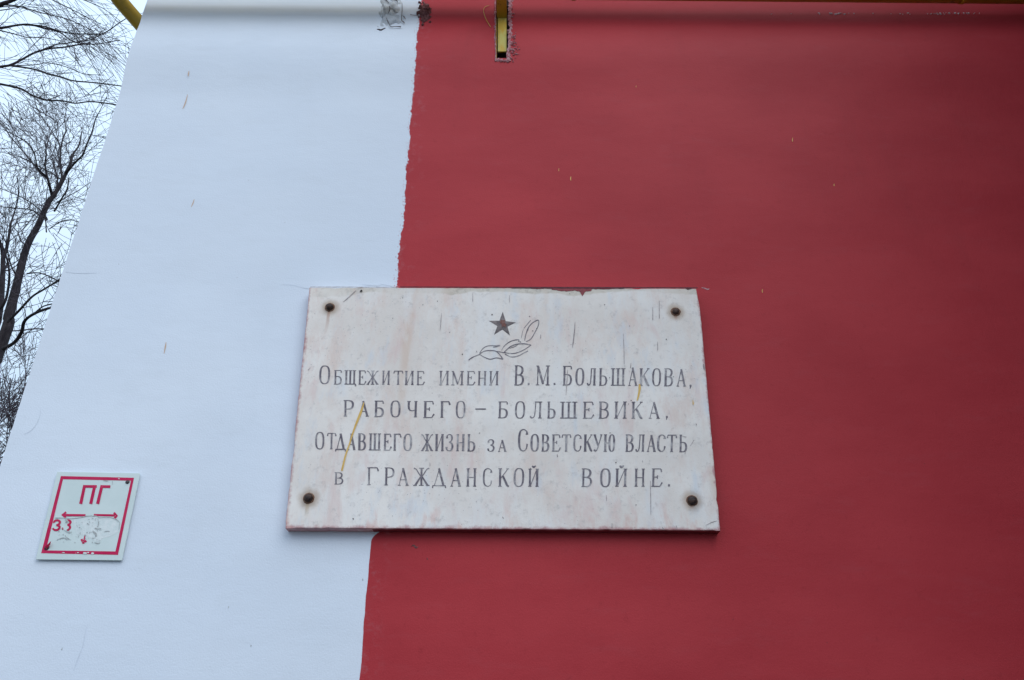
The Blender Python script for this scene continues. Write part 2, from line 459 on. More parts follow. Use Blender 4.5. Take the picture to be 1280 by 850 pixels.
for i in range(len(xs) - 1):
    for j in range(len(zs) - 1):
        if abs(xs[i] - SL_X0) < 1e-6 and zs[j] >= SL_Z0 - 1e-6 and zs[j + 1] <= SL_Z1 + 1e-6: continue
        bm.faces.new((grid[i, j], grid[i + 1, j], grid[i + 1, j + 1], grid[i, j + 1]))
# the side wall runs back at an acute angle; the same mesh carries it round the corner
sd = Vector((0.30, 1.0, 0)).normalized()
back = {}
for j, z in enumerate(zs):
    v = grid[0, j].co
    back[j] = bm.verts.new((v.x + sd.x * 7, v.y + sd.y * 7, z))
for j in range(len(zs) - 1):
    bm.faces.new((back[j], grid[0, j], grid[0, j + 1], back[j + 1]))
obj('wall', bm, M_WALL, bld)

# unseen wall added right of frame to block light from the wall's right end
bm = bmesh.new()
box(bm, XR, XR + 0.3, SHADE_Y, D + 0.2, 0, 4.88)
obj('shade_wall', bm, M_BLOCKER, bld)
# eaves
bm = bmesh.new()
box(bm, XC - 0.35, XR + 0.7, D - 0.45, D + 7, 4.9, 5.02)
obj('roof', bm, M_ROOF, bld)

bm = bmesh.new()
box(bm, XR - 0.06, XR + 1.2, SHADE_Y, D - 0.12, 4.2, 4.34)  # unseen slab added to cut sky light on the wall's right end
obj('shade_canopy', bm, M_ROOF, bld)

# slot lining
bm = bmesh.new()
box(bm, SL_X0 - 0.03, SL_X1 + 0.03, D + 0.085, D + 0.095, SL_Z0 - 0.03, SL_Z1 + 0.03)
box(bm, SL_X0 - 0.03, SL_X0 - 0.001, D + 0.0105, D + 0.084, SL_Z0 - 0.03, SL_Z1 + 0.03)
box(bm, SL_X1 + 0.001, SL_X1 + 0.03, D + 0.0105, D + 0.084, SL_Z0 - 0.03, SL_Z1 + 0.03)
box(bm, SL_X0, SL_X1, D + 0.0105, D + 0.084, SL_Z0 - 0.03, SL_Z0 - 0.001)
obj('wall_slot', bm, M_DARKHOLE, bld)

# ragged plaster round the slot: many small crumbs and flakes standing on the wall
def crumb(bm, px, py, rpx, rg, proud=0.004, flat=0.5):
    c = W(px, py)
    for _ in range(4): c = W(px, py, off_at(c.z))
    c.y -= proud * 0.2
    r = rpx * MPP * 0.9
    m = bmesh.ops.create_icosphere(bm, subdivisions=1, radius=1.0)
    sx, sz = r * rg.uniform(0.7, 1.3), r * rg.uniform(0.7, 1.3)
    for v in m['verts']:
        k = rg.uniform(0.7, 1.25)
        v.co = Vector((c.x + v.co.x * sx * k, c.y + v.co.y * proud * k, c.z + v.co.z * sz * k))
def lip(bm, pts, w_in, w_out, seed):
    # a ragged raised rim of broken plaster along a path of photo pixels; w_out > 0 lies to the right of travel
    P = crom(pts, 12)
    prev = None
    for i, (x, y) in enumerate(P):
        a = P[max(0, i - 1)]; b = P[min(len(P) - 1, i + 1)]
        L = math.hypot(b[0] - a[0], b[1] - a[1]) or 1
        nx, ny = -(b[1] - a[1]) / L, (b[0] - a[0]) / L
        ji = w_in * (0.5 + 0.9 * mnoise.noise(Vector((x * .5, y * .5, seed))) + 0.5)
        jo = w_out * (0.55 + 0.8 * mnoise.noise(Vector((x * .35, y * .35, seed + 9))) + 0.5 * mnoise.noise(Vector((x * 1.1, y * 1.1, seed + 4))))
        row = []
        for q, pr in ((-ji, 0.0005), (-ji * .3, 0.0035), (max(.1, jo) * .5, 0.0025), (max(.2, jo), 0.0)):
            c = W(x + nx * q, y + ny * q)
            for _ in range(3): c = W(x + nx * q, y + ny * q, off_at(c.z))
            c.y -= pr * (1 + 0.5 * mnoise.noise(c * 260))
            row.append(bm.verts.new(c))
        if prev:
            for k in range(3): bm.faces.new((prev[k], prev[k + 1], row[k + 1], row[k]))
        prev = row
rg = random.Random(5)
bm = bmesh.new()
lip(bm, [(619, -6), (618.6, 12), (619.2, 30), (618.4, 48), (619.4, 64), (619.2, 77)], 1.0, 0.9, 3.0)
lip(bm, [(637.5, 75.5), (630, 76.6), (624, 75.8), (619, 76.2)][::-1], 2.6, 1.4, 8.0)
lip(bm, [(637, 77), (635.5, 68), (637.8, 58), (637.2, 46), (638.6, 34), (637.4, 20), (638.5, 5), (638.5, -6)], 2.6, 3.6, 5.0)
for k in range(16):      # left lip and bottom lip
    t = rg.random()
    crumb(bm, 618.8 + rg.uniform(-1.0, 1.0), 2 + 76 * t, rg.uniform(1.0, 2.3), rg, 0.003)
for k in range(8):
    crumb(bm, rg.uniform(619, 638), 77.5 + rg.uniform(-1.2, 1.0), rg.uniform(0.8, 1.6), rg)
for k in range(40):      # right lip, wider and looser
    t = rg.random() ** 0.8
    crumb(bm, 636.5 + 2.2 * math.sin(t * 9) + abs(rg.gauss(0, 1.6 + 2.4 * (t > 0.55))) - 3.0 * max(0, t - .7), 4 + 74 * t, rg.uniform(0.9, 2.6), rg, 0.003)
for k in range(44):
    crumb(bm, 640 + abs(rg.gauss(0, 3.8)), rg.gauss(57, 8), rg.uniform(0.5, 1.7), rg, 0.003)
tag(obj('chipped_plaster', bm, M_CHIP, bld, True), kind='stuff')

# pale chips along the ledge, far right
bm = bmesh.new()
for k in range(70):
    px = rg.choice([rg.uniform(1154, 1200), rg.uniform(1154, 1226), rg.uniform(1036, 1062), rg.uniform(960, 1140)])
    crumb(bm, px, 17.2 + rg.uniform(-0.9, 0.9), rg.uniform(0.6, 1.9), rg, 0.002)
tag(obj('chipped_ledge', bm, M_CHIPPALE, bld, True), kind='stuff')

# unfinished mortar filling on the white part: one lumpy sheet
rg = random.Random(8)
bm = bmesh.new()
NX, NY = 30, 40
vg = {}
for i in range(NX):
    for j in range(NY):
        px = 469 + 39 * i / (NX - 1); py = -22 + 63 * j / (NY - 1)
        p = W(px, py)
        edge = min(i, NX - 1 - i, NY - 1 - j) / 7.0 + 0.5 * mnoise.noise(Vector((px * 0.25, py * 0.25, 4.0))) - 0.1
        edge = max(0.0, min(1.0, edge))
        h = mnoise.fractal(Vector((px * 0.11, py * 0.10, 1.3)), 1.0, 2.0, 4)
        cr = abs(mnoise.noise(Vector((px * 0.09 + 0.03 * py, py * 0.05, 7.7))))
        d = edge * (0.0035 + 0.007 * h) - 0.004 * (1 - edge)
        if cr < 0.05: d -= 0.007 * edge
        vg[i, j] = bm.verts.new((p.x, D - off_at(p.z) - d, p.z))
for i in range(NX - 1):
    for j in range(NY - 1):
        bm.faces.new((vg[i, j], vg[i, j + 1], vg[i + 1, j + 1], vg[i + 1, j]))
obj('mortar_patch', bm, M_MORTAR, bld, True)
def crevice(bm, pts, wmax=1.6, proud=0.005):
    P = crom([(a, b, c) for a, b, c in pts], 4)
    q = []
    for a, b, c in P:
        p = W(a, b); p.y = D - off_at(p.z) - proud
        q.append(p)
    tube(bm, q, [max(0.0004, c * MPP * 0.45) for a, b, c in P], 5)
bm = bmesh.new()
crevice(bm, [(471.5, 38.0, .8), (474, 38.6, 2.6), (476.5, 39.4, 3.0), (479, 38, 2.2), (482, 36.5, 1.2)], 0, 0.001)
crevice(bm, [(482.5, 22.5, .8), (484.5, 27, 1.6), (486.5, 31.5, 1.0), (489, 36, 1.4), (495, 35.8, 1.2), (501.5, 36.2, 2.2)])
crevice(bm, [(487.2, 8, 1.5), (487.4, 13, 1.2), (485, 18, .7)])
crevice(bm, [(502.6, 4, .8), (502.8, 14, 1.2), (502.2, 26, 1.2), (504.5, 29, 1.8), (506, 31, 1.2)])
crevice(bm, [(503.2, 20.5, .8), (505.6, 22.5, 1.6), (507, 25.5, .8)])
crevice(bm, [(494, -4, 1.4), (495.5, 0.5, 2.0), (497.5, 3.5, .8)])
crevice(bm, [(480, -2, 1.2), (483, 0.5, 1.6), (486, 4, .7)])
obj('mortar_crevice_shade', bm, M_DARKHOLE, bld, True)  # dark raised strands stand for shade in the mortar cracks

# foam remnant and bent wire at the paint edge
bm = bmesh.new()
vg = {}
for i in range(26):
    for j in range(34):
        px = 519 + 25 * i / 25; py = 0 + 33 * j / 33
        p = W(px, py)
        e = 1 - math.hypot((px - 530 - (1.5 if py > 18 else 0)) / 8.0, (py - 15.0) / 13.5) + 0.95 * mnoise.noise(Vector((px * 0.3, py * 0.3, 2.0)))
        d = -0.004 if e < 0 else 0.001 + 0.006 * min(1, e * 2.5) * (1 + mnoise.fractal(Vector((px * 0.4, py * 0.4, 5.0)), 1.0, 2.0, 3))
        vg[i, j] = bm.verts.new((p.x, D - off_at(p.z) - d, p.z))
for i in range(25):
    for j in range(33):
        bm.faces.new((vg[i, j], vg[i, j + 1], vg[i + 1, j + 1], vg[i + 1, j]))
obj('foam_remnant', bm, M_CLUMP, bld, True)
bm = bmesh.new()
crevice(bm, [(513, 19.4, 1.3), (518, 20.1, 1.0), (523, 20.3, 1.2), (527, 18.6, 1.6)], 0, 0.005)
obj('wire_stub', bm, M_CLUMP, bld, True)

# paint splashes, brush hair and hairline cracks on the wall
def wall_strokes(name, mat, strokes, off=0.0004):
    for pts in strokes:
        bm = bmesh.new()
        P = crom(pts, 5)
        zz = W(P[0][0], P[0][1]).z
        stroke(bm, P, off + max(0.0, off_at(zz)))
        obj(name, bm, mat, bld)
for pts in ([(236.2, 88.5, .5), (235.6, 92, 1.5), (235, 95.5, .5)],
            [(234.4, 118, .5), (232.8, 125, 1.2), (230.5, 131.5, 1.3), (228.2, 136, .5)],
            [(242.8, 249, .5), (241, 254.5, 1.2), (238.8, 259, .4)],
            [(207.6, 427.5, .5), (206.6, 434, 1.7), (205, 442, .5)]):
    wall_strokes('paint_splash', M_DRIPO, [pts])
bmf = []
for (x, y, l, ww) in ((713.3, 223, 5, 1.1), (698.4, 212, 3.5, .6), (990.5, 174.5, 5, .9), (1042.5, 231, 3, .9), (952.8, 363.5, 4.5, .8), (795, 108, 2, .6)):
    bmf.append([(x + .4, y - l / 2, .3), (x, y, ww), (x + .2, y + l / 2, .7)])
wall_strokes('paint_fleck', M_DRIP, bmf)
bm = bmesh.new()
hp = []
for a in crom([(611.5, 6.5), (606.2, 8.5), (604.4, 13.8), (607.0, 23.3), (610.5, 30.5), (613.5, 35.8)], 5):
    p = W(*a); p.y = D - off_at(p.z) - 0.003
    hp.append(p)
tube(bm, hp, 0.0008, 5)
obj('brush_hair', bm, M_PALEYEL, bld)
wall_strokes('hairline_crack', M_FINE, [
    [(352, 355.6, .25), (366, 356.4, .35), (378, 359.5, .6), (387, 361, .8)],
    [(82, 340, .3), (100, 341.5, .5), (121, 341, .3)],
    [(452, 355.5, .3), (470, 357, .8), (478, 355.6, .6), (490, 357.6, .5)],
    [(51, 512, .3), (48, 525, .6), (40, 537, .6), (30, 543, .3)],
    [(108, 783, .3), (104, 805, .6), (97, 824, .6), (92, 838, .3)],
    [(84, 600, .3), (80, 640, .4), (70, 680, .3)]])
bmr = [[(877, 359.5, .8), (880, 360, 1.5), (884, 361.5, 1.7), (887, 361, .6)]]
wall_strokes('chipped_paint_corner', M_CHIP, bmr)
wall_strokes('dried_paint_speck', M_CLUMP, [[(514, 683.5, .4), (517, 681.5, 1.8), (520, 684.5, 2.4), (522.5, 683, .6)], [(533.5, 697, .5), (534.5, 699.5, 1.3)]])
wall_strokes('dirt_speck', M_SCUFF, [[(78, 809.5, .5), (77, 812.5, 1.6)], [(314, 806, .5), (313.5, 808, 1.5)], [(286, 757.5, .6), (285.6, 760, 1.2)], [(453.6, 723, 1.2), (453.2, 725.5, 1.2)]])

# ------------------------------------------------------------------ memorial plaque
PT = 0.028                                # slab thickness
plq = empty('memorial_plaque', W(640, 510), 'white marble memorial plaque engraved with a star, a sprig and four lines of Cyrillic text', 'plaque')
corners = [(386.8, 358.8), (873.2, 360.2), (900.8, 663.2), (355.8, 660.2)]
rg = random.Random(21)
outl = []
for (a, b, nseg) in ((0, 1, 110), (1, 2, 70), (2, 3, 120), (3, 0, 70)):
    for k in range(nseg):
        t = k / nseg
        x = corners[a][0] + (corners[b][0] - corners[a][0]) * t
        y = corners[a][1] + (corners[b][1] - corners[a][1]) * t
        j = 0.55 * mnoise.noise(Vector((x * 0.12, y * 0.12, 3.0))) + 0.5 * mnoise.noise(Vector((x * 0.45, y * 0.45, 9.0)))
        chip = max(0.0, mnoise.noise(Vector((x * 0.06, y * 0.06, 31.0))) - 0.35) * 3.0
        # inward direction
        dx, dy = corners[b][0] - corners[a][0], corners[b][1] - corners[a][1]
        L = math.hypot(dx, dy)
        ix, iy = -dy / L, dx / L
        q = j * 0.6 + chip
        if b == 2 and t < 0.1: q += 3.0 * (1 - t / 0.1) ** 1.5     # worn top right corner
        if b == 0 and 0.27 < t < 0.40: q += 1.2 * math.sin((t - 0.27) / 0.13 * math.pi)
        outl.append((x + ix * q, y + iy * q))
bm = bmesh.new()
cxp, cyp = 628, 510
ring_b, ring_m, ring_f = [], [], []
for (x, y) in outl:
    pw = W(x, y, PT)
    ring_b.append(bm.verts.new((pw.x, D + 0.004, pw.z)))
    ring_m.append(bm.verts.new((pw.x, D - PT + 0.003, pw.z)))
    L = math.hypot(x - cxp, y - cyp)
    sx = 1.0 if abs(x - cxp) / 258 > abs(y - cyp) / 151 else 0.0
    ix = -math.copysign(1.0, x - cxp) if abs(x - cxp) / 258 > abs(y - cyp) / 152 - 0.02 else 0
    iy = -math.copysign(1.0, y - cyp) if abs(y - cyp) / 151 > abs(x - cxp) / 258 - 0.02 else 0
    pf = W(x + ix * 0.9, y + iy * 0.9, PT)
    ring_f.append(bm.verts.new(pf))
n = len(outl)
for k in range(n):
    l = (k + 1) % n
    fs = bm.faces.new((ring_b[k], ring_m[k], ring_m[l], ring_b[l]))
    if outl[k][0] > 462 + 3 * math.sin(outl[k][1]) and outl[k][1] > 380: fs.material_index = 1
    bm.faces.new((ring_m[k], ring_f[k], ring_f[l], ring_m[l]))
bm.faces.new(ring_f)
bmesh.ops.recalc_face_normals(bm, faces=bm.faces)
slab = obj('slab', bm, M_MARBLE, plq)
slab.data.materials.append(M_SIDEPAINT)

# --- glyphs: strokes in a unit box (x right, y up), widths relative to the thick stroke
H, TN = 1.0, 0.42
def V(x, s0=True, s1=True, y0=0.0, y1=1.0, sw=0.15):
    r = [[(x, y0, H), (x, y1, H)]]
    if s0: r.append([(x - sw, y0, TN), (x + sw, y0, TN)])
    if s1: r.append([(x - sw, y1, TN), (x + sw, y1, TN)])
    return r
def O(cx, cy, rx, ry, n=2.7, k=28):
    r = []
    for i in range(k + 1):
        a = 2 * math.pi * i / k
        c, s = math.cos(a), math.sin(a)
        r.append((cx + rx * math.copysign(abs(c) ** (2 / n), c), cy + ry * math.copysign(abs(s) ** (2 / n), s), TN + (H - TN) * abs(c) ** 1.2))
    return r
cv = lambda p: crom(p, 5)
BOWL = cv([(.18, .55, TN), (.5, .56, TN), (.76, .48, .8), (.86, .28, H), (.76, .07, .8), (.5, 0, TN), (.05, 0, TN)])
VB = V(.2)
G = {
 'О': [O(.5, .5, .42, .5)],
 'Б': V(.2) + [[(.05, 1, TN), (.84, 1, TN)], [(.84, 1, TN), (.88, .84, .7)], BOWL],
 'Ь': V(.2) + [BOWL],
 'В': V(.2) + [cv([(.05, 1, TN), (.45, 1, TN), (.72, .92, .8), (.8, .77, H), (.7, .6, .8), (.48, .53, TN), (.2, .53, TN)]),
      cv([(.45, .53, TN), (.76, .46, .8), (.87, .27, H), (.76, .07, .8), (.5, 0, TN), (.05, 0, TN)])],
 'Г': V(.2) + [[(.05, 1, TN), (.88, 1, .5)], [(.86, 1, .5), (.97, .80, .9)]],
 'Р': V(.22) + [cv([(.05, 1, TN), (.5, 1, TN), (.8, .93, .8), (.9, .74, H), (.8, .53, .8), (.5, .46, TN), (.22, .46, TN)])],
 'Е': V(.2) + [[(.05, 1, TN), (.84, 1, TN)], [(.83, 1, TN), (.9, .82, .7)], [(.2, .53, TN), (.6, .53, TN)], [(.58, .64, .3), (.52, .53, .8), (.58, .42, .3)],
      [(.05, 0, TN), (.8, 0, TN)], [(.78, 0, TN), (.98, .22, .8)]],
 'Т': V(.5, True, False) + [[(.03, 1, TN), (.97, 1, TN)], [(.06, 1, TN), (.0, .83, .7)], [(.94, 1, TN), (1, .83, .7)]],
 'И': V(.16) + V(.84) + [[(.22, .03, .34), (.78, .97, .34)]],
 'Н': V(.16) + V(.84) + [[(.16, .5, TN), (.84, .5, TN)]],
 'М': [[(.13, 0, .5), (.13, 1, .5)], [(0, 0, TN), (.26, 0, TN)], [(.02, 1, TN), (.2, 1, TN)], [(.13, 1, H), (.52, .05, H)], [(.52, .05, .36), (.84, .98, .36)]] + V(.86),
 'Л': V(.82) + [[(.38, 1, TN), (.95, 1, TN)], cv([(.46, 1, .5), (.43, .5, .5), (.38, .15, .5), (.25, .01, .5), (.1, .03, .7), (.06, .13, .8)])],
 'Д': [[(.5, 1, .36), (.14, .03, .36)], [(.46, 1, H), (.83, .03, H)], [(0, .02, .5), (1, .02, .5)], [(.02, .03, .5), (.0, -.11, .6)], [(.98, .03, .5), (1, -.11, .6)]],
 'А': [[(.47, 1, .42), (.1, 0, .42)], [(.45, 1, H), (.86, 0, H)], [(.22, .32, TN), (.7, .32, TN)], [(0, 0, TN), (.25, 0, TN)], [(.7, 0, TN), (1, 0, TN)]],
 'Ж': V(.5) + [cv([(.03, 1, .6), (.18, .93, .45), (.36, .66, .45), (.48, .52, .45)]), cv([(.97, 1, .6), (.82, .93, .45), (.64, .66, .45), (.52, .52, .45)]),
      [(.48, .54, .6), (.12, 0, H)], [(.52, .54, .6), (.88, 0, H)], [(0, 0, TN), (.22, 0, TN)], [(.78, 0, TN), (1, 0, TN)]],
 'К': V(.2) + [[(.22, .42, .4), (.86, .98, .36)], [(.74, 1, TN), (.98, 1, TN)], cv([(.42, .62, .9), (.65, .3, H), (.84, .05, H), (.98, 0, .5)])],
 'Ч': V(.82) + [[(0, 1, TN), (.32, 1, TN)], cv([(.16, 1, H), (.16, .64, H), (.25, .46, .7), (.5, .40, TN), (.82, .45, TN)])],
 'Ш': V(.14, False) + V(.5, False) + V(.86, False) + [[(0, 0, .5), (1, 0, .5)]],
 'Щ': V(.14, False) + V(.48, False) + V(.82, False) + [[(0, 0, .5), (.94, 0, .5)], [(.92, .02, .7), (.97, -.15, .8)]],
 'З': [cv([(.13, .76, 1.2), (.16, .92, .6), (.45, 1, TN), (.72, .92, .8), (.8, .77, H), (.68, .6, .7), (.4, .53, TN)]),
      cv([(.4, .53, TN), (.74, .45, .8), (.87, .26, H), (.74, .06, .8), (.45, 0, TN), (.14, .07, .6), (.1, .24, 1.2)])],
 'С': [cv([(.86, .76, 1.3), (.84, .9, .6), (.55, 1, TN), (.24, .92, .75), (.12, .7, H), (.12, .3, H), (.24, .08, .75), (.55, 0, TN), (.82, .1, .5), (.9, .32, .8)])],
 'У': [[(0, 1, TN), (.3, 1, TN)], [(.75, 1, TN), (1, 1, TN)], [(.13, 1, H), (.56, .32, H)], cv([(.9, 1, .42), (.62, .4, .42), (.45, .1, .5), (.25, .01, .6), (.12, .1, .9)])],
 'Ю': V(.14) + [[(.14, .5, TN), (.5, .5, TN)], O(.74, .5, .22, .5)],
 '-': [[(0, .5, .6), (1, .5, .6)]],
 '.': [[(.15, .5, 1.1), (.95, .5, 1.1)]],
 ',': [[(.15, .8, 1.0), (.9, .8, 1.0)], [(.65, .8, .8), (.3, 0, .3)]],
}
G['Й'] = G['И'] + [cv([(.34, 1.19, .5), (.5, 1.12, 1.1), (.7, 1.2, .5)])]
LINES = [
 ('line one: Общежитие имени В. М. Большакова', [
  ('О', 399.3, 412.5, 457.3, 479.5), ('Б', 417.1, 427.9, 463, 480), ('Щ', 430.8, 445.4, 463.2, 480), ('Е', 447.8, 457.7, 463.4, 480.2), ('Ж', 458.2, 473.4, 463.6, 480.2),
  ('И', 477.6, 487.4, 463.7, 480.4), ('Т', 492.2, 503.4, 463.8, 480.5), ('И', 506, 517.4, 464, 480.7), ('Е', 520.5, 530.9, 464.2, 480.8),
  ('И', 549.1, 561.3, 464, 481), ('М', 564.3, 579.6, 464.2, 481), ('Е', 583.1, 594.1, 464.2, 481), ('Н', 597.3, 608, 464.3, 481), ('И', 611.6, 623.2, 464.3, 481),
  ('В', 642.5, 655.7, 457.2, 481), ('.', 659.3, 662.1, 478.5, 481.3), ('М', 670, 687.2, 457.4, 481), ('.', 691.6, 694.4, 478.5, 481.3), ('Б', 703, 715.7, 457.8, 481.1),
  ('О', 719.7, 729.9, 460.5, 481.3), ('Л', 734, 745.1, 460.7, 481.3), ('Ь', 748.5, 759.6, 460.8, 481.5), ('Ш', 763.7, 781.5, 460.8, 481.5), ('А', 785.5, 796.9, 459.5, 481.7),
  ('К', 798.8, 812, 460.8, 481.8), ('О', 815.5, 826, 460.8, 482), ('В', 829.7, 841.9, 460.8, 482.2), ('А', 846, 857.7, 461.4, 482.5), (',', 861.7, 864.6, 481, 485.8)]),
 ('line two: рабочего-большевика', [
  ('Р', 428.8, 442.5, 500.6, 520), ('А', 447.8, 461.3, 501.2, 520.2), ('Б', 467.5, 480.6, 501.3, 520.5), ('О', 488.2, 500.4, 501.2, 521), ('Ч', 508.8, 522, 501.7, 521),
  ('Е', 528.8, 543, 501.8, 521.8), ('Г', 550, 562.6, 502, 521.6), ('О', 570, 581.7, 501.5, 522.2), ('-', 594.3, 607.5, 508, 514.4), ('Б', 622.2, 635.6, 502.3, 522.1),
  ('О', 643.9, 656.3, 502, 522.6), ('Л', 662.3, 678, 502.4, 522.4), ('Ь', 683.7, 694.9, 502.4, 522.4), ('Ш', 700.4, 721.3, 502.6, 522.4), ('Е', 728.2, 742.6, 502.6, 522.6),
  ('В', 747.9, 761.9, 502.4, 522.6), ('И', 767.8, 783.5, 502.4, 522.6), ('К', 788.8, 803.5, 502.6, 522.8), ('А', 811, 824.8, 502.8, 522.8), (',', 832, 835, 520, 524.6)]),
 ('line three: отдавшего жизнь за Советскую власть', [
  ('О', 394.2, 405.2, 540.3, 561), ('Т', 409.2, 419.6, 541.6, 561), ('Д', 419.8, 432, 541.9, 562), ('А', 434.3, 444.4, 541.9, 562), ('В', 447.2, 457.7, 542, 562.2),
  ('Ш', 461.2, 476, 542.2, 562.3), ('Е', 479.3, 489.4, 542.6, 562.6), ('Г', 491.5, 501.4, 542.6, 562.6), ('О', 504.7, 514.7, 542.6, 563),
  ('Ж', 526.2, 541.5, 543, 563.2), ('И', 544, 554.8, 543, 563.2), ('З', 557.5, 566.9, 543, 563.4), ('Н', 570.4, 580.8, 543.2, 563.4), ('Ь', 583.9, 594.5, 543.2, 563.6),
  ('З', 609.3, 618.5, 549.4, 564), ('А', 622.7, 633.4, 550, 564.2), ('С', 647.6, 660.3, 536.7, 563.4), ('О', 663.6, 673.3, 543, 563.6), ('В', 676.6, 686.9, 543.4, 563.7),
  ('Е', 689.6, 700.9, 543.5, 563.7), ('Т', 702.5, 713.3, 543.5, 563.8), ('С', 716.7, 727.1, 543.4, 563.8), ('К', 729.4, 740.7, 543.5, 563.8), ('У', 741.6, 752.7, 543.5, 563.8), ('Ю', 754.8, 768.2, 543.4, 564),
  ('В', 781.5, 792.5, 543.4, 564), ('Л', 794.7, 805.9, 543.6, 564), ('А', 808.9, 820, 543.6, 564.2), ('С', 821.6, 832.2, 543.5, 564.2), ('Т', 834, 845.5, 543.8, 564.4), ('Ь', 848.7, 859.4, 543.8, 564.6)]),
 ('line four: в гражданской войне', [
  ('В', 417.6, 429.8, 590.6, 605), ('Г', 458.2, 473.4, 584.6, 605.8), ('Р', 480, 493.2, 584.8, 606), ('А', 497.6, 511, 585, 606.4), ('Ж', 516.6, 537, 585.2, 606.6),
  ('Д', 541, 557.2, 585.4, 607.4), ('А', 563.3, 576.7, 585.4, 607.6), ('Н', 583, 595.5, 585.8, 607.6), ('С', 603.4, 615.6, 585.6, 607.8), ('К', 622.2, 636.6, 585.8, 607.8),
  ('О', 642.2, 655, 585.6, 608), ('Й', 660.3, 673.6, 586.4, 607.8), ('В', 726.3, 740.8, 586, 608), ('О', 750.5, 763, 586, 608.2), ('Й', 769, 784, 586.2, 607.8),
  ('Н', 793.2, 806, 586.2, 607.8), ('Е', 813.8, 828.2, 586, 607.8), ('.', 834.6, 837.6, 605, 608)]),
]
rg = random.Random(3)
WORDS = ((9, 5, 4, 11), (8, 1, 11), (9, 5, 2, 9, 6), (1, 11, 6))
JOBS = []
for (label, glyphs), cnt in zip(LINES, WORDS):
    i = 0
    for c in cnt:
        JOBS.append(glyphs[i:i + c]); i += c
for glyphs in JOBS:
    bm = bmesh.new()
    for (ch, x0, x1, y0, y1) in glyphs:
        hh = y1 - y0
        tw = 2.55 if hh > 17.5 else 2.1
        if ch in '.,-': tw = 2.4
        sl = -0.02 + rg.uniform(-0.01, 0.01)
        for st in G[ch]:
            k = rg.uniform(0.88, 1.1)
            pts = [(x0 + (x1 - x0) * u + sl * hh * (v - .5) * -1, y1 - hh * v, max(0.75, ww * tw * k)) for u, v, ww in st]
            stroke(bm, pts, PT + 0.0004)
    o = obj('inscription', bm, M_INK, plq)
    o['label'] = 'engraved grey lettering reading ' + ''.join(q[0] for q in glyphs)
# star
ZS = 130 / 1280
zp = lambda X, Y: (570 + X * ZS, 380 + Y * ZS)
tips = [zp(575, 95), zp(738, 226), zp(664, 388), zp(468, 378), zp(402, 206)]
cxs, cys = zp(574, 255)
inner = []
for k in range(5):
    a, b = tips[k], tips[(k + 1) % 5]
    mx, my = (a[0] + b[0]) / 2, (a[1] + b[1]) / 2
    inner.append((cxs + (mx - cxs) * 0.47, cys + (my - cys) * 0.47))
bm = bmesh.new()
cv0 = bm.verts.new(W(cxs, cys, PT + 0.0016))
tv = [bm.verts.new(W(x, y, PT + 0.0003)) for x, y in tips]
iv = [bm.verts.new(W(x, y, PT + 0.0003)) for x, y in inner]
for k in range(5):
    bm.faces.new((cv0, tv[k], iv[k])); bm.faces.new((cv0, iv[k], tv[(k + 1) % 5]))
star = obj('star', bm, M_STAR, plq)
bm = bmesh.new()
poly(bm, [zp(*p) for p in ((553, 190), (575, 200), (602, 196), (600, 232), (618, 250), (608, 292), (588, 268), (566, 288), (560, 244), (540, 232))], PT + 0.0021)
obj('red_paint', bm, M_STARRED, star)
bm = bmesh.new()
for pts in ([(155, 690, 1.3), (205, 655, 1.2), (290, 620, 1.0)],
            [(290, 605, .8), (335, 545, .9), (395, 515, .9), (470, 512, .9), (545, 508, 1.3)], [(455, 530, .8), (500, 522, 1.6), (540, 512, .8)],
            [(290, 615, 1), (350, 580, 1), (420, 572, 1.1), (490, 580, 1), (540, 625, 1), (580, 680, 1.3)],
            [(290, 615, 1), (340, 650, 1), (420, 678, 1.2), (500, 662, 1), (580, 680, 1.2)],
            [(490, 580, .8), (560, 592, .9), (620, 602, 1)],
            [(560, 570, .8), (600, 510, .9), (680, 455, 1), (770, 438, 1.1), (766, 465, .8)],
            [(590, 595, .9), (660, 530, 1.1), (740, 495, 1.1), (840, 488, 1.1), (925, 505, 1.1)],
            [(925, 505, 1.0), (850, 555, 1), (780, 590, 1), (690, 610, 1.1), (590, 595, 1.1)],
            [(660, 545, .5), (720, 525, 1.0), (760, 500, .5)],
            [(600, 615, .9), (680, 650, 1.1), (760, 640, 1.1), (830, 605, 1), (885, 578, 1.2)],
            [(835, 300, .7), (880, 245, .8), (920, 200, .7)], [(805, 420, .45), (815, 360, .5), (830, 310, .45)],
            [(845, 450, .8), (858, 380, .9), (890, 290, 1.1), (950, 225, 1.0), (1015, 200, 1.1), (1010, 270, 1), (970, 350, 1), (920, 430, 1), (860, 462, .8)],
            [(865, 355, .6), (880, 320, 1.4), (895, 290, .6)],
            [(780, 462, 1.2), (800, 468, 1.2)], [(900, 148, 1.1), (912, 158, 1.1)], [(252, 575, .6), (258, 595, .9)]):
    stroke(bm, crom([zp(a, b) + (c,) for a, b, c in pts], 6), PT + 0.0004)
obj('sprig', bm, M_INK, plq)
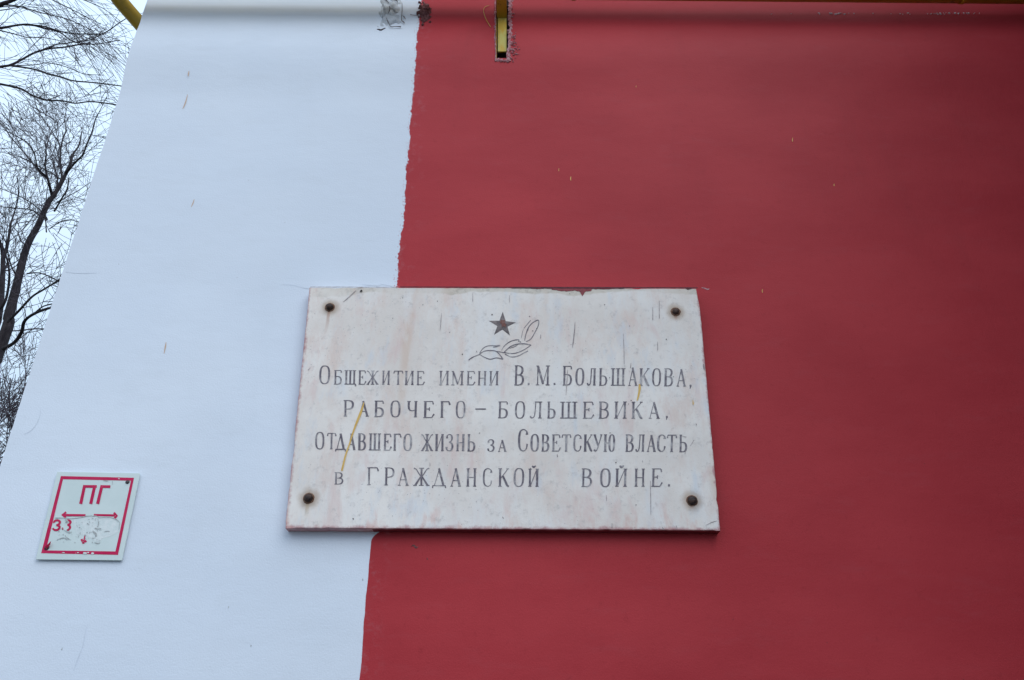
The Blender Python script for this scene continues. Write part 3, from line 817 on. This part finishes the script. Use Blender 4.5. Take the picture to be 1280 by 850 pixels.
# bolts
def lathe(bm, c, prof, n=24, axis=Vector((0, -1, 0))):
    u, v = frame_of(axis)
    rings = [[bm.verts.new(c + axis * h + (u * math.cos(k * 2 * math.pi / n) + v * math.sin(k * 2 * math.pi / n)) * r) for k in range(n)] for r, h in prof]
    for a, b in zip(rings, rings[1:]):
        for k in range(n):
            bm.faces.new((a[k], a[(k + 1) % n], b[(k + 1) % n], b[k]))
    bm.faces.new(rings[-1])
for bi, (bx, by) in enumerate(BOLTS):
    c = W(bx, by, PT - 0.001)
    bk = (0.94, 0.9, 1.02, 1.08)[bi]
    bm = bmesh.new()
    lathe(bm, c, [(r_ * bk, h_ * (1.1, .8, 1.0, .9)[bi]) for r_, h_ in ((0.0100, 0), (0.0098, 0.004), (0.0086, 0.0078), (0.0055, 0.0102), (0.002, 0.011))], 20)
    for v in bm.verts:
        v.co += Vector((mnoise.noise(v.co * 210), 0.6 * mnoise.noise(v.co * 330), mnoise.noise(v.co * 190 + Vector((5, 0, 0))))) * 0.0014
    b = obj('bolt', bm, M_BOLT, plq, True)
    bm = bmesh.new()
    lathe(bm, c, [(0.0132, 0), (0.0128, 0.0018), (0.0112, 0.0024), (0.0102, 0.0020)], 20)
    for v in bm.verts:
        v.co += Vector((mnoise.noise(v.co * 200), 0, mnoise.noise(v.co * 190 + Vector((5, 0, 0))))) * 0.0012
    obj('rust_ring', bm, M_RUSTRING, b, True)
# smears of wall paint over the top edge, and dark strips drawn as the gap's shadow along it
def smear(name, mat, x0, x1, yt, hfun, off, n=120, edge=(358.8, 360.2)):
    bm = bmesh.new()
    prev = None
    for k in range(n + 1):
        x = x0 + (x1 - x0) * k / n
        yb = edge[0] + (edge[1] - edge[0]) * (x - 387) / 486
        cur = (bm.verts.new(W(x, yb - yt, off)), bm.verts.new(W(x, yb + max(0.05, hfun(x)), off)))
        if prev: bm.faces.new((prev[0], prev[1], cur[1], cur[0]))
        prev = cur
    return obj(name, bm, mat, plq)
def h1(x):
    v = 1.6 + 2.2 * mnoise.noise(Vector((x * 0.05, 1, 0))) + 0.8 * mnoise.noise(Vector((x * 0.3, 4, 0)))
    if 640 < x < 700: v -= 1.6 * (700 - x) / 60
    if 690 < x < 740: v += 2.2
    v += max(0, 6.0 - abs(x - 728) * 1.6)
    if x > 775: v -= 1.4
    return v
smear('paint_smear', M_REDSMEAR, 640, 822, 0.3, h1, PT + 0.0007)
smear('seam_shade_red', M_MAROON, 500, 872, 1.1, lambda x: 0.25 + 0.7 * max(0, mnoise.noise(Vector((x * 0.11, 2, 0)))) + (0.5 if 640 < x < 780 else 0) + (2.2 * max(0, 1 - abs(x - 861) / 3)), PT + 0.0010)
smear('seam_shade_grey', M_CRACK, 388, 498, 0.5, lambda x: 0.25 + 0.9 * max(0, mnoise.noise(Vector((x * 0.09, 6, 0)))), PT + 0.0010)
# yellow drips
for pts in ([(455, 503, 1.0), (451.5, 514, 2.8), (447.5, 524, 2.9), (444, 533, 2.2), (439.5, 546, 1.9), (436.5, 556, 1.8), (432, 569, 2.0), (427.8, 586, 2.2), (427, 588.5, 1.0)],
            [(799.2, 480, 1.6), (799.6, 484.5, 2.9), (799, 490, 2.4), (797.5, 497, 2.0), (796.3, 501, .7)], [(866, 500, .4), (866.5, 504, 1.4), (866.3, 506, .5)]):
    bm = bmesh.new()
    stroke(bm, crom(pts, 5), PT + 0.0013)
    obj('paint_drip', bm, M_DRIP, plq)
# cracks and stains
for pts in ([(718.8, 402, .5), (718, 415, 1.4), (716.5, 428, 1.5), (715.4, 435, .5)], [(816, 384, .6), (816, 400, 1.0)], [(824, 376, .6), (824.2, 398, .9)],
            [(779, 417, .4), (780, 436, .8), (780.2, 455, .7)], [(822, 427, .4), (822.2, 438, .8)], [(676, 418, .8), (675.6, 423, 1.0)],
            [(709.4, 462, .5), (708.6, 478, 1), (707.4, 494, .5)], [(813, 601, .8), (813.4, 622, .9), (813.6, 643, .5)], [(552, 391, .5), (551, 403, 1), (550.2, 413, .5)],
            [(591, 366, .5), (591, 377, .8)], [(765, 654, .5), (765, 660, .9)], [(845.5, 657, .7), (845.5, 661.5, .9)], [(828, 659, .8), (830, 662, 1.4)],
            [(429, 377.5, .4), (437, 370.5, 1.2), (445, 363, .6)], [(637, 369, .4), (637, 378, .6)], [(879.5, 455, 1.2), (880, 460, 2.0), (880.6, 462.5, .5)],
            [(896, 651, .4), (889, 653, .8), (883, 656.5, .5)], [(870, 529.5, 1), (870.6, 531.5, 1)], [(696.5, 567.8, .9), (697, 571, 1.1)], [(385, 462.5, 1.2), (388, 459.5, .5)],
            [(803, 575, .5), (803.4, 577.5, 1)], [(788.6, 454, .5), (788.2, 460, 1)], [(856.6, 563, .6), (856.4, 567.5, .9)], [(758, 619, .4), (758.3, 626, .6)],
            [(537.3, 578, .5), (537.6, 582, .8)], [(628, 646, .8), (629.5, 648, 1)], [(595, 626.5, 1), (596, 627.5, 1)], [(863, 557, .5), (867.5, 550, .7)], [(853, 545.5, .4), (858, 546.2, .8)]):
    bm = bmesh.new()
    stroke(bm, crom([(a, b, max(.45, c * .85)) for a, b, c in pts], 5), PT + 0.0009)
    obj('crack', bm, M_CRACK, plq)
bm = bmesh.new()
poly(bm, blob(451.4, 363.8, 1.5, 1.5, 9, 2), PT + 0.0011)
poly(bm, blob(441.5, 648.6, 0.9, 1.1, 8, 3), PT + 0.0011)
for k in range(26):
    px, py = rg.uniform(480, 872), rg.uniform(366, 655)
    poly(bm, blob(px, py, rg.uniform(.35, .8), rg.uniform(.4, 1.0), 7, k + 40), PT + 0.0011)
tag(obj('dirt_spots', bm, M_BOLT, plq), kind='stuff')

# ------------------------------------------------------------------ fire hydrant sign
zq = lambda X, Y: (30 + X / 6.07, 570 + Y / 6.07)
sgn = empty('hydrant_sign', W(108, 645), 'small pale fire hydrant sign with a crimson border, arrows and the letters ПГ', 'sign')
SO = 0.007
pc = [zq(252, 118), zq(880, 130), zq(742, 792), zq(88, 785)]
bm = bmesh.new()
f_ = [bm.verts.new(W(x, y, SO)) for x, y in pc]
b_ = [bm.verts.new(Vector((v.co.x, D - 0.0035, v.co.z))) for v in f_]
bm.faces.new(f_[::-1]); bm.faces.new(b_)
for k in range(4):
    l = (k + 1) % 4
    bm.faces.new((f_[k], f_[l], b_[l], b_[k]))
bmesh.ops.recalc_face_normals(bm, faces=bm.faces)
pan = obj('panel', bm, M_PANEL, sgn)
bv = pan.modifiers.new('edge', 'BEVEL'); bv.width = 0.0007; bv.segments = 2
bm = bmesh.new()
ou = [zq(280, 152), zq(835, 165), zq(713, 750), zq(130, 737)]
inn = [zq(296, 176), zq(811, 187), zq(694, 724), zq(166, 716)]
for k in range(4):
    l = (k + 1) % 4
    N_ = 10
    for s in range(N_):
        a, b = s / N_, (s + 1) / N_
        L_ = lambda p, q, t: (p[0] + (q[0] - p[0]) * t, p[1] + (q[1] - p[1]) * t)
        poly(bm, [L_(ou[k], ou[l], a), L_(ou[k], ou[l], b), L_(inn[k], inn[l], b), L_(inn[k], inn[l], a)], SO + 0.0004)
obj('border', bm, M_SIGNRED, sgn)
def sstrokes(name, strokes, mat=M_SIGNRED, off=0.0005):
    bm = bmesh.new()
    for pts in strokes:
        stroke(bm, [zq(a, b) + (c / 6.07,) for a, b, c in pts], SO + off)
    return obj(name, bm, mat, sgn)
sstrokes('letters', [[(460, 221, 22), (430, 363, 24)], [(450, 230, 20), (552, 231, 20)], [(537, 222, 22), (506, 363, 24)],
                     [(592, 222, 22), (558, 363, 24)], [(582, 231, 20), (655, 232, 20)]])
sstrokes('arrow', [[(466, 449, 16), (300, 448, 17)], [(320, 426, 16), (291, 447, 17), (318, 469, 16)]])
sstrokes('arrow', [[(530, 447, 15), (690, 451, 17)], [(682, 430, 17), (704, 453, 17), (686, 474, 17)]])
sstrokes('arrow', [[(462, 604, 8), (452, 655, 12)], [(436, 630, 17), (449, 659, 19), (473, 642, 17)]])
sstrokes('number', [crom([(222, 506, 13), (238, 490, 15), (258, 488, 16), (272, 499, 17), (266, 516, 16), (246, 524, 14)], 6),
                    crom([(246, 524, 14), (266, 532, 16), (268, 547, 17), (252, 560, 16), (232, 560, 15), (216, 548, 13)], 6),
                    [(287, 551, 15), (298, 551, 15)],
                    crom([(318, 492, 13), (336, 487, 15), (352, 497, 17), (347, 514, 16), (330, 522, 14)], 6),
                    crom([(330, 522, 14), (346, 530, 16), (348, 546, 17), (336, 559, 15), (326, 562, 12)], 6)])
bm = bmesh.new()
rpts = [zq(*p) for p in ((380, 480), (470, 462), (560, 460), (650, 470), (705, 492), (724, 520), (716, 575), (650, 612), (600, 622), (566, 652), (530, 640),
                          (470, 600), (400, 596), (382, 545))]
poly(bm, rpts, SO + 0.0002)
obj('sticker_residue', bm, M_RESIDUE, sgn)
rg = random.Random(77)
bm = bmesh.new()
for pts in ([(232, 470, 4), (300, 468, 5), (380, 474, 4), (470, 456, 6), (520, 452, 4)], [(520, 458, 6), (545, 450, 4), (580, 470, 3)],
            [(560, 465, 3), (660, 468, 4), (710, 486, 5), (724, 510, 4), (720, 560, 3)], [(316, 478, 10), (326, 492, 16), (318, 505, 8)], [(310, 600, 4), (325, 620, 7), (355, 634, 4)],
            [(255, 632, 5), (300, 622, 6), (330, 636, 4)], [(520, 570, 12), (540, 590, 16), (545, 610, 8)], [(536, 545, 6), (560, 552, 12), (575, 545, 5)], [(610, 572, 5), (632, 571, 6), (650, 573, 4)],
            [(535, 655, 5), (560, 660, 7), (575, 655, 4)], [(480, 510, 6), (495, 522, 8)], [(300, 560, 3), (340, 580, 6), (360, 572, 3)], [(560, 478, 4), (566, 510, 7), (556, 540, 4)],
            [(600, 186, 3), (625, 190, 5), (640, 186, 3)], [(668, 190, 3), (672, 215, 3)], [(250, 640, 4), (262, 626, 5)]):
    stroke(bm, crom([zq(a + rg.uniform(-2, 2), b + rg.uniform(-2, 2)) + (c / 6.07,) for a, b, c in pts], 4), SO + 0.0010)
for k in range(60):
    px, py = rg.uniform(240, 600), rg.uniform(465, 660)
    poly(bm, [zq(*p) for p in blob(px, py, rg.uniform(1.5, 6), rg.uniform(1.5, 5), 7, k)], SO + 0.0014 + k * 0.00001)
tag(obj('scuffs', bm, M_SCUFF, sgn), kind='stuff')
bm = bmesh.new()
for k, (x, y, a, b) in enumerate(((462, 736, 18, 8), (520, 738, 12, 7), (486, 732, 7, 5), (410, 733, 8, 3), (300, 733, 12, 3), (720, 172, 8, 3))):
    poly(bm, [zq(*p) for p in blob(x, y, a, b, 9, k + 9)], SO + 0.0011)
tag(obj('worn_border', bm, M_RESIDUE, sgn), kind='stuff')
for (X, Y, r) in ((787, 198, 15), (175, 697, 17)):
    bm = bmesh.new()
    q = r / 6.07 * MPP
    c = W(*zq(X, Y), SO - 0.0005)
    lathe(bm, c, [(q, 0), (q * 0.97, 0.0016), (q * 0.7, 0.003), (q * 0.3, 0.0034)], 18)
    obj('screw', bm, M_SCREW, sgn, True)
# torn flap of the border film over the lower screw
bm = bmesh.new()
a = W(*zq(150, 700), SO + 0.002); b = W(*zq(205, 645), SO + 0.007); c = W(*zq(200, 672), SO + 0.006); d = W(*zq(166, 712), SO + 0.002)
bm.faces.new([bm.verts.new(p) for p in (a, b, c, d)])
bmesh.ops.solidify(bm, geom=bm.faces[:], thickness=0.0005)
obj('torn_film', bm, M_SIGNRED, sgn)

# ------------------------------------------------------------------ gas pipe and its bracket
arm_z = W(627, 22).z
PR = 0.024
# pipe axis: bottom edge seen just above the frame on the left, just inside it on the right
def pipe_pt(px, py_edge):
    p = T(px, py_edge, D - 0.046)
    return p + Vector((0, -0.010, PR * 0.98))
pA = pipe_pt(150, -6.0); pB = pipe_pt(1280, 4.6)
slope = (pB - pA) / (pB.x - pA.x)
xe = -1.308
pL = pA + slope * (xe + 0.06 - pA.x)
pR_ = pA + slope * (XR - 0.02 - pA.x)
corner = pA + slope * (xe - pA.x)
sdir2 = Vector((0.30, 1.0, 0)).normalized()
path = [pR_, pL]
dirx = (corner - pR_).normalized()
for k in range(1, 9):
    t = k / 8
    p0, p1, p2 = corner - dirx * 0.06, corner, corner + sdir2 * 0.06
    path.append(p0 * (1 - t) ** 2 + p1 * 2 * t * (1 - t) + p2 * t * t)
path.append(corner + sdir2 * 3.0)
gp = empty('gas_pipe', Vector((0, pA.y, pA.z)), 'yellow gas pipe running along the top of the wall and round its left corner', 'pipe')
bm = bmesh.new()
tube(bm, path, PR, 28)
obj('pipe_run', bm, M_YELLOW, gp, True)
for k in (0.2, 1.45):
    bm = bmesh.new()
    c = pA + slope * (k - pA.x)
    tube(bm, [c - slope.normalized() * 0.006, c + slope.normalized() * 0.006], PR + 0.0025, 28)
    obj('weld_bead', bm, M_YELLOW, gp, True)

br = empty('pipe_bracket', W(627, 42), 'yellow steel bracket set in a chipped slot in the red wall', 'bracket')
bx0, bx1 = W(622, 42).x, W(633, 42).x
zt, zb_ = arm_z, W(627, 63).z
yw = D + 0.004
bm = bmesh.new()
box(bm, bx0, bx1, yw, yw + 0.006, zb_, zt + 0.004)
for v in bm.verts:
    if v.co.z < zb_ + 0.001: v.co.x += 0.001
lg = obj('upright', bm, M_PALEYEL, br)
bm = bmesh.new()
box(bm, bx0 - 0.0035, bx1 + 0.001, D - 0.17, D + 0.06, zt + 0.0042, zt + 0.0105)
obj('arm', bm, M_YELLOW, br)
bm = bmesh.new()
box(bm, bx0 - 0.006, bx0 - 0.0022, yw + 0.004, yw + 0.05, W(627, 72).z, zt + 0.002)
obj('flange', bm, M_YELLOW, br)
for o in br.children:
    m = o.modifiers.new('edge', 'BEVEL'); m.width = 0.0008; m.segments = 2

# ------------------------------------------------------------------ trees
def rnd_perp(d, rg):
    u, v = frame_of(d)
    a = rg.uniform(0, 2 * math.pi)
    return u * math.cos(a) + v * math.sin(a)
def grow(bm, p, d, L, r, depth, rg, P):
    n = 5 if depth > 0 else 4
    pts = [p.copy()]; rad = [r]
    d = d.normalized()
    for k in range(n):
        d = (d + Vector((rg.gauss(0, 1), rg.gauss(0, 1), rg.gauss(0, 1))) * P['wob'] + Vector((0, 0, P['up'] * (1 if depth > 0 else P.get('tipup', 1))))).normalized()
        p = p + d * L / n
        pts.append(p.copy()); rad.append(max(P['rmin'], r * (1 - 0.75 * (k + 1) / n)))
    tube(bm, pts, rad, 4 if r > 0.012 else 3, False)
    if depth > 0:
        kids = rg.randint(*P['kids'])
        for k in range(kids):
            t = rg.uniform(0.2, 1.0)
            i = min(n - 1, int(t * n))
            q = pts[i].lerp(pts[i + 1], t * n - i)
            dd = (pts[i + 1] - pts[i]).normalized()
            ang = R(rg.uniform(*P['ang']))
            nd = dd * math.cos(ang) + rnd_perp(dd, rg) * math.sin(ang)
            grow(bm, q, nd, L * rg.uniform(0.45, 0.8), max(P['rmin'], rad[i] * 0.62), depth - 1, rg, P)
def limb(bm, bmt, pts, scale, rg, P, Y, every, Lrange, depth, start=0.0, n=7):
    """pts: (px, py, radius px, dY); adds the limb, then twigs along it"""
    C3 = crom(pts, 5)
    q = [T(a, b, Y + e) for a, b, c, e in C3]
    rr = [max(0.004, c * scale) for a, b, c, e in C3]
    tube(bm, q, rr, n)
    acc = 0.0
    tot = sum((b - a).length for a, b in zip(q, q[1:]))
    run = 0.0
    for i in range(len(q) - 1):
        seg = (q[i + 1] - q[i]).length
        run += seg; acc += seg
        if run / tot < start: continue
        while acc > every:
            acc -= every * rg.uniform(0.7, 1.3)
            d = (q[i + 1] - q[i]).normalized()
            ang = R(rg.uniform(*P['ang']))
            nd = d * math.cos(ang) + rnd_perp(d, rg) * math.sin(ang)
            grow(bmt, q[i].lerp(q[i + 1], rg.random()), nd, rg.uniform(*Lrange), max(P['rmin'], rr[i] * 0.32), depth, rg, P)

# 1: the tree whose upright trunk forks beside the wall
rg = random.Random(11)
Y1 = 12.0
s1 = Y1 / 864
t1b = T(20, 360, Y1)
tr = empty('bare_tree', (t1b.x, Y1, 0), 'leafless tree with a dark upright trunk forking beside the white wall edge', 'tree')
bm = bmesh.new()
tp = [Vector((t1b.x - .05, Y1, -0.1)), Vector((t1b.x, Y1 + .05, 2)), Vector((t1b.x - .04, Y1, 4.2)), Vector((t1b.x + .05, Y1, 6.0))]
trk = [(2, 430, 8.4), (11, 395, 7.6), (20, 360, 6.4), (33, 310, 5.4), (48, 281, 4.9), (59, 256, 4.3), (70, 240, 3.7), (79, 224, 3.2), (84, 213, 2.4)]
q = [tuple(v) for v in tp[:3]] + [tuple(T(a, b, Y1)) for a, b, c in trk]
rr = [.19, .16, .14] + [c * s1 for a, b, c in trk]
q = crom([a + (b * 0.8,) for a, b in zip(q, rr)], 5)
tube(bm, [Vector(a[:3]) for a in q], [a[3] for a in q], 12)
obj('trunk', bm, M_BARK, tr, True)
bl = bmesh.new(); bt = bmesh.new()
P1 = dict(wob=0.085, up=0.05, rmin=0.0042, kids=(2, 4), ang=(25, 62))
L1 = [
 [(82, 218, 2.3, 0), (88, 205, 2.0, .1), (91, 193, 1.5, .2), (98, 183, 1.2, .3), (101, 172, 1.0, .4), (102, 164, .7, .5)],
 [(82, 217, 2.2, 0), (92, 205, 1.6, -.2), (103, 194, 1.2, -.4), (108, 182, 1.0, -.5), (115, 165, .9, -.6), (119, 150, .8, -.7), (123, 142, .5, -.8), (134, 120, .4, -1)],
 [(78, 224, 1.8, 0), (75.5, 205, 1.6, .3), (76, 186, 1.3, .5), (79, 172, 1.1, .7), (82.5, 163, 1.0, .8), (81, 150, .7, 1), (84, 128, .5, 1.2), (82, 105, .4, 1.4)],
 [(76, 187, 1.0, .5), (72, 176, .8, .6), (62, 160, .7, .4), (52, 146, .6, .2), (44, 128, .5, 0), (40, 108, .4, 0)],
 [(65, 244, 2.2, 0), (62, 232, 1.8, -.2), (58, 217, 1.5, -.3), (56.5, 203, 1.2, -.4), (58, 191, .9, -.5), (55, 175, .5, -.6)],
 [(60, 224, 1.4, -.2), (52, 218, 1.2, 0), (44, 208, 1.2, .2), (36, 198, 1.1, .5), (26, 186, .9, .8), (14, 172, .8, 1), (4, 158, .6, 1.2), (-8, 146, .5, 1.4)],
 [(59, 222, 1.3, -.2), (47, 210, 1.1, -.5), (44, 196, .9, -.8), (36, 180, .8, -1), (20, 170, .7, -1.2), (4, 162, .6, -1.4)],
 [(76, 224, 1.1, 0), (64, 216, .9, .5), (48, 208, .8, .9), (35, 201, .7, 1.2), (18, 194, .6, 1.5), (0, 190, .5, 1.8)],
 [(69, 240, 1.3, .1), (72, 226, 1.0, .4), (70, 214, .8, .6), (66, 204, .5, .8)],
 [(68, 264, 1.2, -.3), (76, 250, 1.0, -.6), (84, 236, .9, -.9), (86, 222, .7, -1)],
 [(59, 274, 1.3, 0), (48, 268, 1.0, -.4), (38, 262, .8, -.8), (18, 260, .7, -1.2), (-4, 258, .6, -1.5)],
 [(58, 272, 1.2, 0), (46, 259, .9, .4), (30, 248, .8, .9), (12, 240, .7, 1.3), (-6, 233, .6, 1.6)],
 [(58, 290, 1.0, .2), (57, 270, .8, .5), (58, 246, .7, .8), (60, 230, .4, 1)],
 [(10, 402, 1.7, -.3), (24, 388, 1.5, -.8), (40, 371, 1.3, -1.1), (56, 361, 1.2, -1.3), (78, 347, 1.0, -1.5), (100, 330, .6, -1.7)],
 [(4, 436, 2.5, -.3), (18, 428, 2.1, -.6), (27, 415, 2.0, -.8), (31, 401, 1.8, -1), (45, 391, 1.7, -1.2), (66, 384, 1.3, -1.4), (90, 380, .8, -1.6)],
 [(45, 390, 1.0, -1.2), (54, 383, .8, -1.3), (68, 379, .8, -1.4), (86, 372, .5, -1.5)],
 [(34, 342, 1.0, -.2), (46, 341, .8, -.6), (58, 344, .8, -1), (74, 352, .8, -1.3)],
 [(8, 414, .9, .3), (26, 413, .9, .8), (42, 411, .8, 1.2), (58, 411, .6, 1.5)],
 [(22, 348, 1.1, 0), (14, 332, .9, -.3), (10, 316, .8, -.5), (6, 300, .7, -.7), (-4, 286, .5, -.9)],
 [(34, 308, 1.0, 0), (27, 302, .8, .3), (22, 290, .6, .5), (14, 282, .5, .7)],
 [(62, 286, 0.8, 0), (76, 277, .7, -.5), (90, 275, .6, -.9), (102, 280, .5, -1.2)],
 [(70, 254, 0.9, 0), (84, 246, .7, .5), (98, 238, .6, 1), (116, 226, .4, 1.4)],
]
for k, l in enumerate(L1):
    limb(bl, bt, l, s1, rg, P1, Y1, 0.25, (0.5, 1.25), 1 if k % 2 else 2, 0.12, 6)
obj('limb', bl, M_BARK, tr, True)
obj('twigs', bt, M_TWIG, tr)
# a second stem rising from the same stool, left of the trunk
rg = random.Random(12)
bl = bmesh.new(); bt2 = bmesh.new()
limb(bl, bt2, [(-3, 400, 5.0, .4), (1, 375, 4.2, .5), (3.5, 340, 3.4, .6), (4, 322, 3.0, .7), (8, 312, 2.2, .8), (12, 290, 1.7, .9), (14, 278, 1.3, 1), (19, 262, 1.0, 1.1), (23, 240, .8, 1.2), (21, 220, .6, 1.3)], s1, rg, P1, Y1, 0.25, (0.6, 1.2), 2, 0.3, 8)
limb(bl, bt2, [(2, 385, 2.0, .4), (8, 372, 1.6, .3), (11.5, 350, 1.5, .2), (11, 335, 1.3, .1), (7, 318, 1.0, 0), (2, 304, .8, 0)], s1, rg, P1, Y1, 0.25, (0.5, 1.0), 2, 0.3, 6)
limb(bl, bt2, [(4, 322, 2.4, .7), (0, 302, 1.8, .5), (-5, 285, 1.4, .4), (-12, 262, 1.0, .3)], s1, rg, P1, Y1, 0.25, (0.5, 1.0), 2, 0.2, 6)
q0 = T(-3, 400, Y1 + .4)
tube(bl, [Vector((q0.x + .1, q0.y - .05, -0.1)), Vector((q0.x + .1, q0.y, 3)), q0], [.11, .09, 5.0 * s1], 8)
st = empty('bare_sapling', (q0.x + .1, q0.y, 0), 'thin dark leafless stem close left of the forked trunk', 'tree')
obj('trunk', bl, M_BARK, st, True)
obj('twigs', bt2, M_TWIG, st)

# 2: a tree out of frame to the left whose long boughs reach in at the top
rg = random.Random(23)
Y2 = 9.0
s2 = Y2 / 690
b2 = T(-210, 150, Y2)
tr2 = empty('bare_tree', (b2.x, Y2, 0), 'leafless tree whose long thin boughs reach in from the left, above the forked trunk', 'tree')
bm = bmesh.new()
tube(bm, [Vector((b2.x, Y2, -.1)), Vector((b2.x + .05, Y2, 3)), Vector((b2.x - .03, Y2, 6)), Vector((b2.x + .06, Y2, 9)), Vector((b2.x + .1, Y2, 12.5)), Vector((b2.x + .2, Y2, 15))], [.22, .18, .16, .13, .08, .02], 12)
obj('trunk', bm, M_BARK, tr2, True)
bl = bmesh.new(); bt = bmesh.new()
P2 = dict(wob=0.07, up=-0.05, rmin=0.0034, kids=(3, 5), ang=(18, 50))
def tp2(z): return None
L2 = [
 [(-150, 42, 4.5, 0), (-60, 40, 3.0, 0), (0, 35, 1.8, 0), (18, 32, 1.5, .1), (36, 30.5, 1.3, .2), (54, 35, 1.2, .3), (74, 40, 1.0, .4), (90, 51, .8, .5), (112, 56, .6, .6)],
 [(36, 31, 1.1, .2), (55, 33, .9, 0), (75, 39, .8, -.2), (92, 42, .7, -.3), (118, 42.5, .8, -.4), (131, 41, .7, -.5), (150, 28, .6, -.6), (166, 18, .4, -.7)],
 [(-150, 96, 4.2, -.4), (-60, 92, 2.8, -.3), (0, 83.5, 1.7, 0), (14, 81, 1.6, 0), (28, 74, 1.4, .1), (43, 66, 1.3, .2), (60, 61, 1.2, .3), (80, 59, 1.0, .4), (104, 55, 1.0, .5), (122, 55, .7, .6), (150, 50, .5, .7)],
 [(60, 61, .9, .3), (70, 56, .7, .2), (90, 53, .6, .1), (112, 50, .6, 0), (128, 42, .6, -.2)],
 [(13, 82, 1.2, 0), (40, 86, 1.0, -.2), (62, 93, 1.0, -.4), (76, 96, .9, -.5), (92, 101, .8, -.6), (120, 103.5, .7, -.7), (152, 107.5, .6, -.8), (190, 112, .4, -.9)],
 [(14, 82, .7, 0), (44, 81, .6, .3), (60, 78.5, .6, .5), (84, 84, .5, .7), (104, 92, .4, .9), (130, 94, .4, 1)],
 [(-150, 78, 3.6, .6), (-50, 96, 2.2, .4), (0, 105, 1.4, .2), (26, 111, 1.3, .1), (40, 119, 1.2, 0), (58, 125, 1.0, -.1), (78, 126, .9, -.2), (94, 129, .8, -.3), (114, 127, .8, -.4), (142, 130.5, .7, -.5), (180, 137, .5, -.6)],
 [(0, 38, .9, 0), (20, 43, .7, .3), (36, 47, .6, .5), (54, 47, .6, .7), (80, 52, .4, .9)],
 [(-150, -10, 5, .5), (-40, 22, 3.6, .2), (0, 6, 3.0, 0), (14, 1, 2.4, 0), (40, -10, 1.8, -.1), (80, -26, 1.2, -.2)],
 [(6, 6, 1.2, 0), (24, 8, .9, .3), (52, 16, .8, .6), (84, 24, .6, .9), (116, 38, .4, 1.1)],
 [(10, -20, 1.4, .3), (40, -12, 1.0, .5), (70, 2, .8, .8), (98, 16, .6, 1), (126, 30, .4, 1.3)],
 [(40, -30, 1.4, .3), (70, -14, .9, .7), (100, -2, .7, 1), (128, 10, .5, 1.3), (150, 26, .4, 1.5)],
]
# drooping twig sprays hang right and down
def spray(bt, px, py, dY, n, rg, lo=28, hi=62, L=(0.5, 1.1)):
    for k in range(n):
        a = (px + rg.gauss(0, 15), py + rg.gauss(0, 12))
        g_ = R(rg.uniform(lo, hi))
        ln = rg.uniform(38, 85)
        p = [(a[0] + ln * t * math.cos(g_) + 2.0 * mnoise.noise(Vector((a[0], t * 3, k))), a[1] + ln * t * math.sin(g_ * (0.75 + 0.45 * t)) + 2.0 * mnoise.noise(Vector((t * 3, a[1], k)))) for t in (0, .25, .5, .75, 1)]
        y0 = Y2 + dY + rg.uniform(-.6, .6); y1 = y0 + rg.uniform(-.5, .5)
        tube(bt, [T(x, y, y0 + (y1 - y0) * i / 4) for i, (x, y) in enumerate(p)], [.0042, .0038, .0034, .003, .0026], 3, False)
for k, l in enumerate(L2):
    limb(bl, bt, l, s2, rg, P2, Y2, 0.18, (0.3, 0.75), 0 if k % 3 == 1 else 1, 0.2, 6)
for (x, y, n_) in ((40, 2, 14), (70, 5, 18), (75, 25, 18), (100, 40, 20), (115, 25, 12), (20, 30, 8), (5, 145, 20), (-8, 120, 14), (110, 55, 14), (40, 120, 6), (90, 105, 5)):
    spray(bt, x, y, rg.uniform(-.3, .8), n_, rg)
obj('limb', bl, M_BARK, tr2, True)
obj('twigs', bt, M_TWIG, tr2)

# 3: crowns farther off, seen low behind the forked tree
def full_tree(x, Y, h, seed, label, dens=1.0, r0=0.16):
    rg = random.Random(seed)
    t = empty('bare_tree', (x, Y, 0), label, 'tree')
    bm = bmesh.new(); bt = bmesh.new()
    pts, rad = [], []
    for k in range(10):
        f = k / 9
        pts.append(Vector((x + rg.gauss(0, .07) * k * .4, Y + rg.gauss(0, .07) * k * .4, -0.1 + h * .9 * f))); rad.append(r0 * (1 - .86 * f))
    tube(bm, pts, rad, 9)
    P = dict(wob=0.10, up=0.06, rmin=0.008, kids=(3, 4), ang=(25, 60))
    nb = int(30 * dens)
    for k in range(nb):
        f = rg.uniform(0.28, 0.98)
        i = min(8, int(f * 9)); q = pts[i].lerp(pts[i + 1], f * 9 - i)
        a = rg.uniform(0, 2 * math.pi)
        d = Vector((math.cos(a), math.sin(a), rg.uniform(0.3, 1.1))).normalized()
        grow(bt, q, d, h * rg.uniform(0.16, 0.27) * (1.15 - 0.5 * f), max(.012, rad[i] * .45), 3, rg, P)
    obj('trunk', bm, M_BARK, t, True)
    obj('twigs', bt, M_TWIG, t)
def at(px, py, Y): return T(px, py, Y).x
full_tree(at(-30, 560, 19), 19, 11.0, 101, 'dense leafless tree low at the left edge behind the forked trunk', 1.2)
full_tree(at(12, 560, 24), 24, 12.8, 102, 'leafless tree behind the forked trunk, nearest the white wall edge', 1.3)
full_tree(at(-60, 520, 28), 28, 16.5, 103, 'tall leafless tree farthest away behind the others at the left', 1.0)
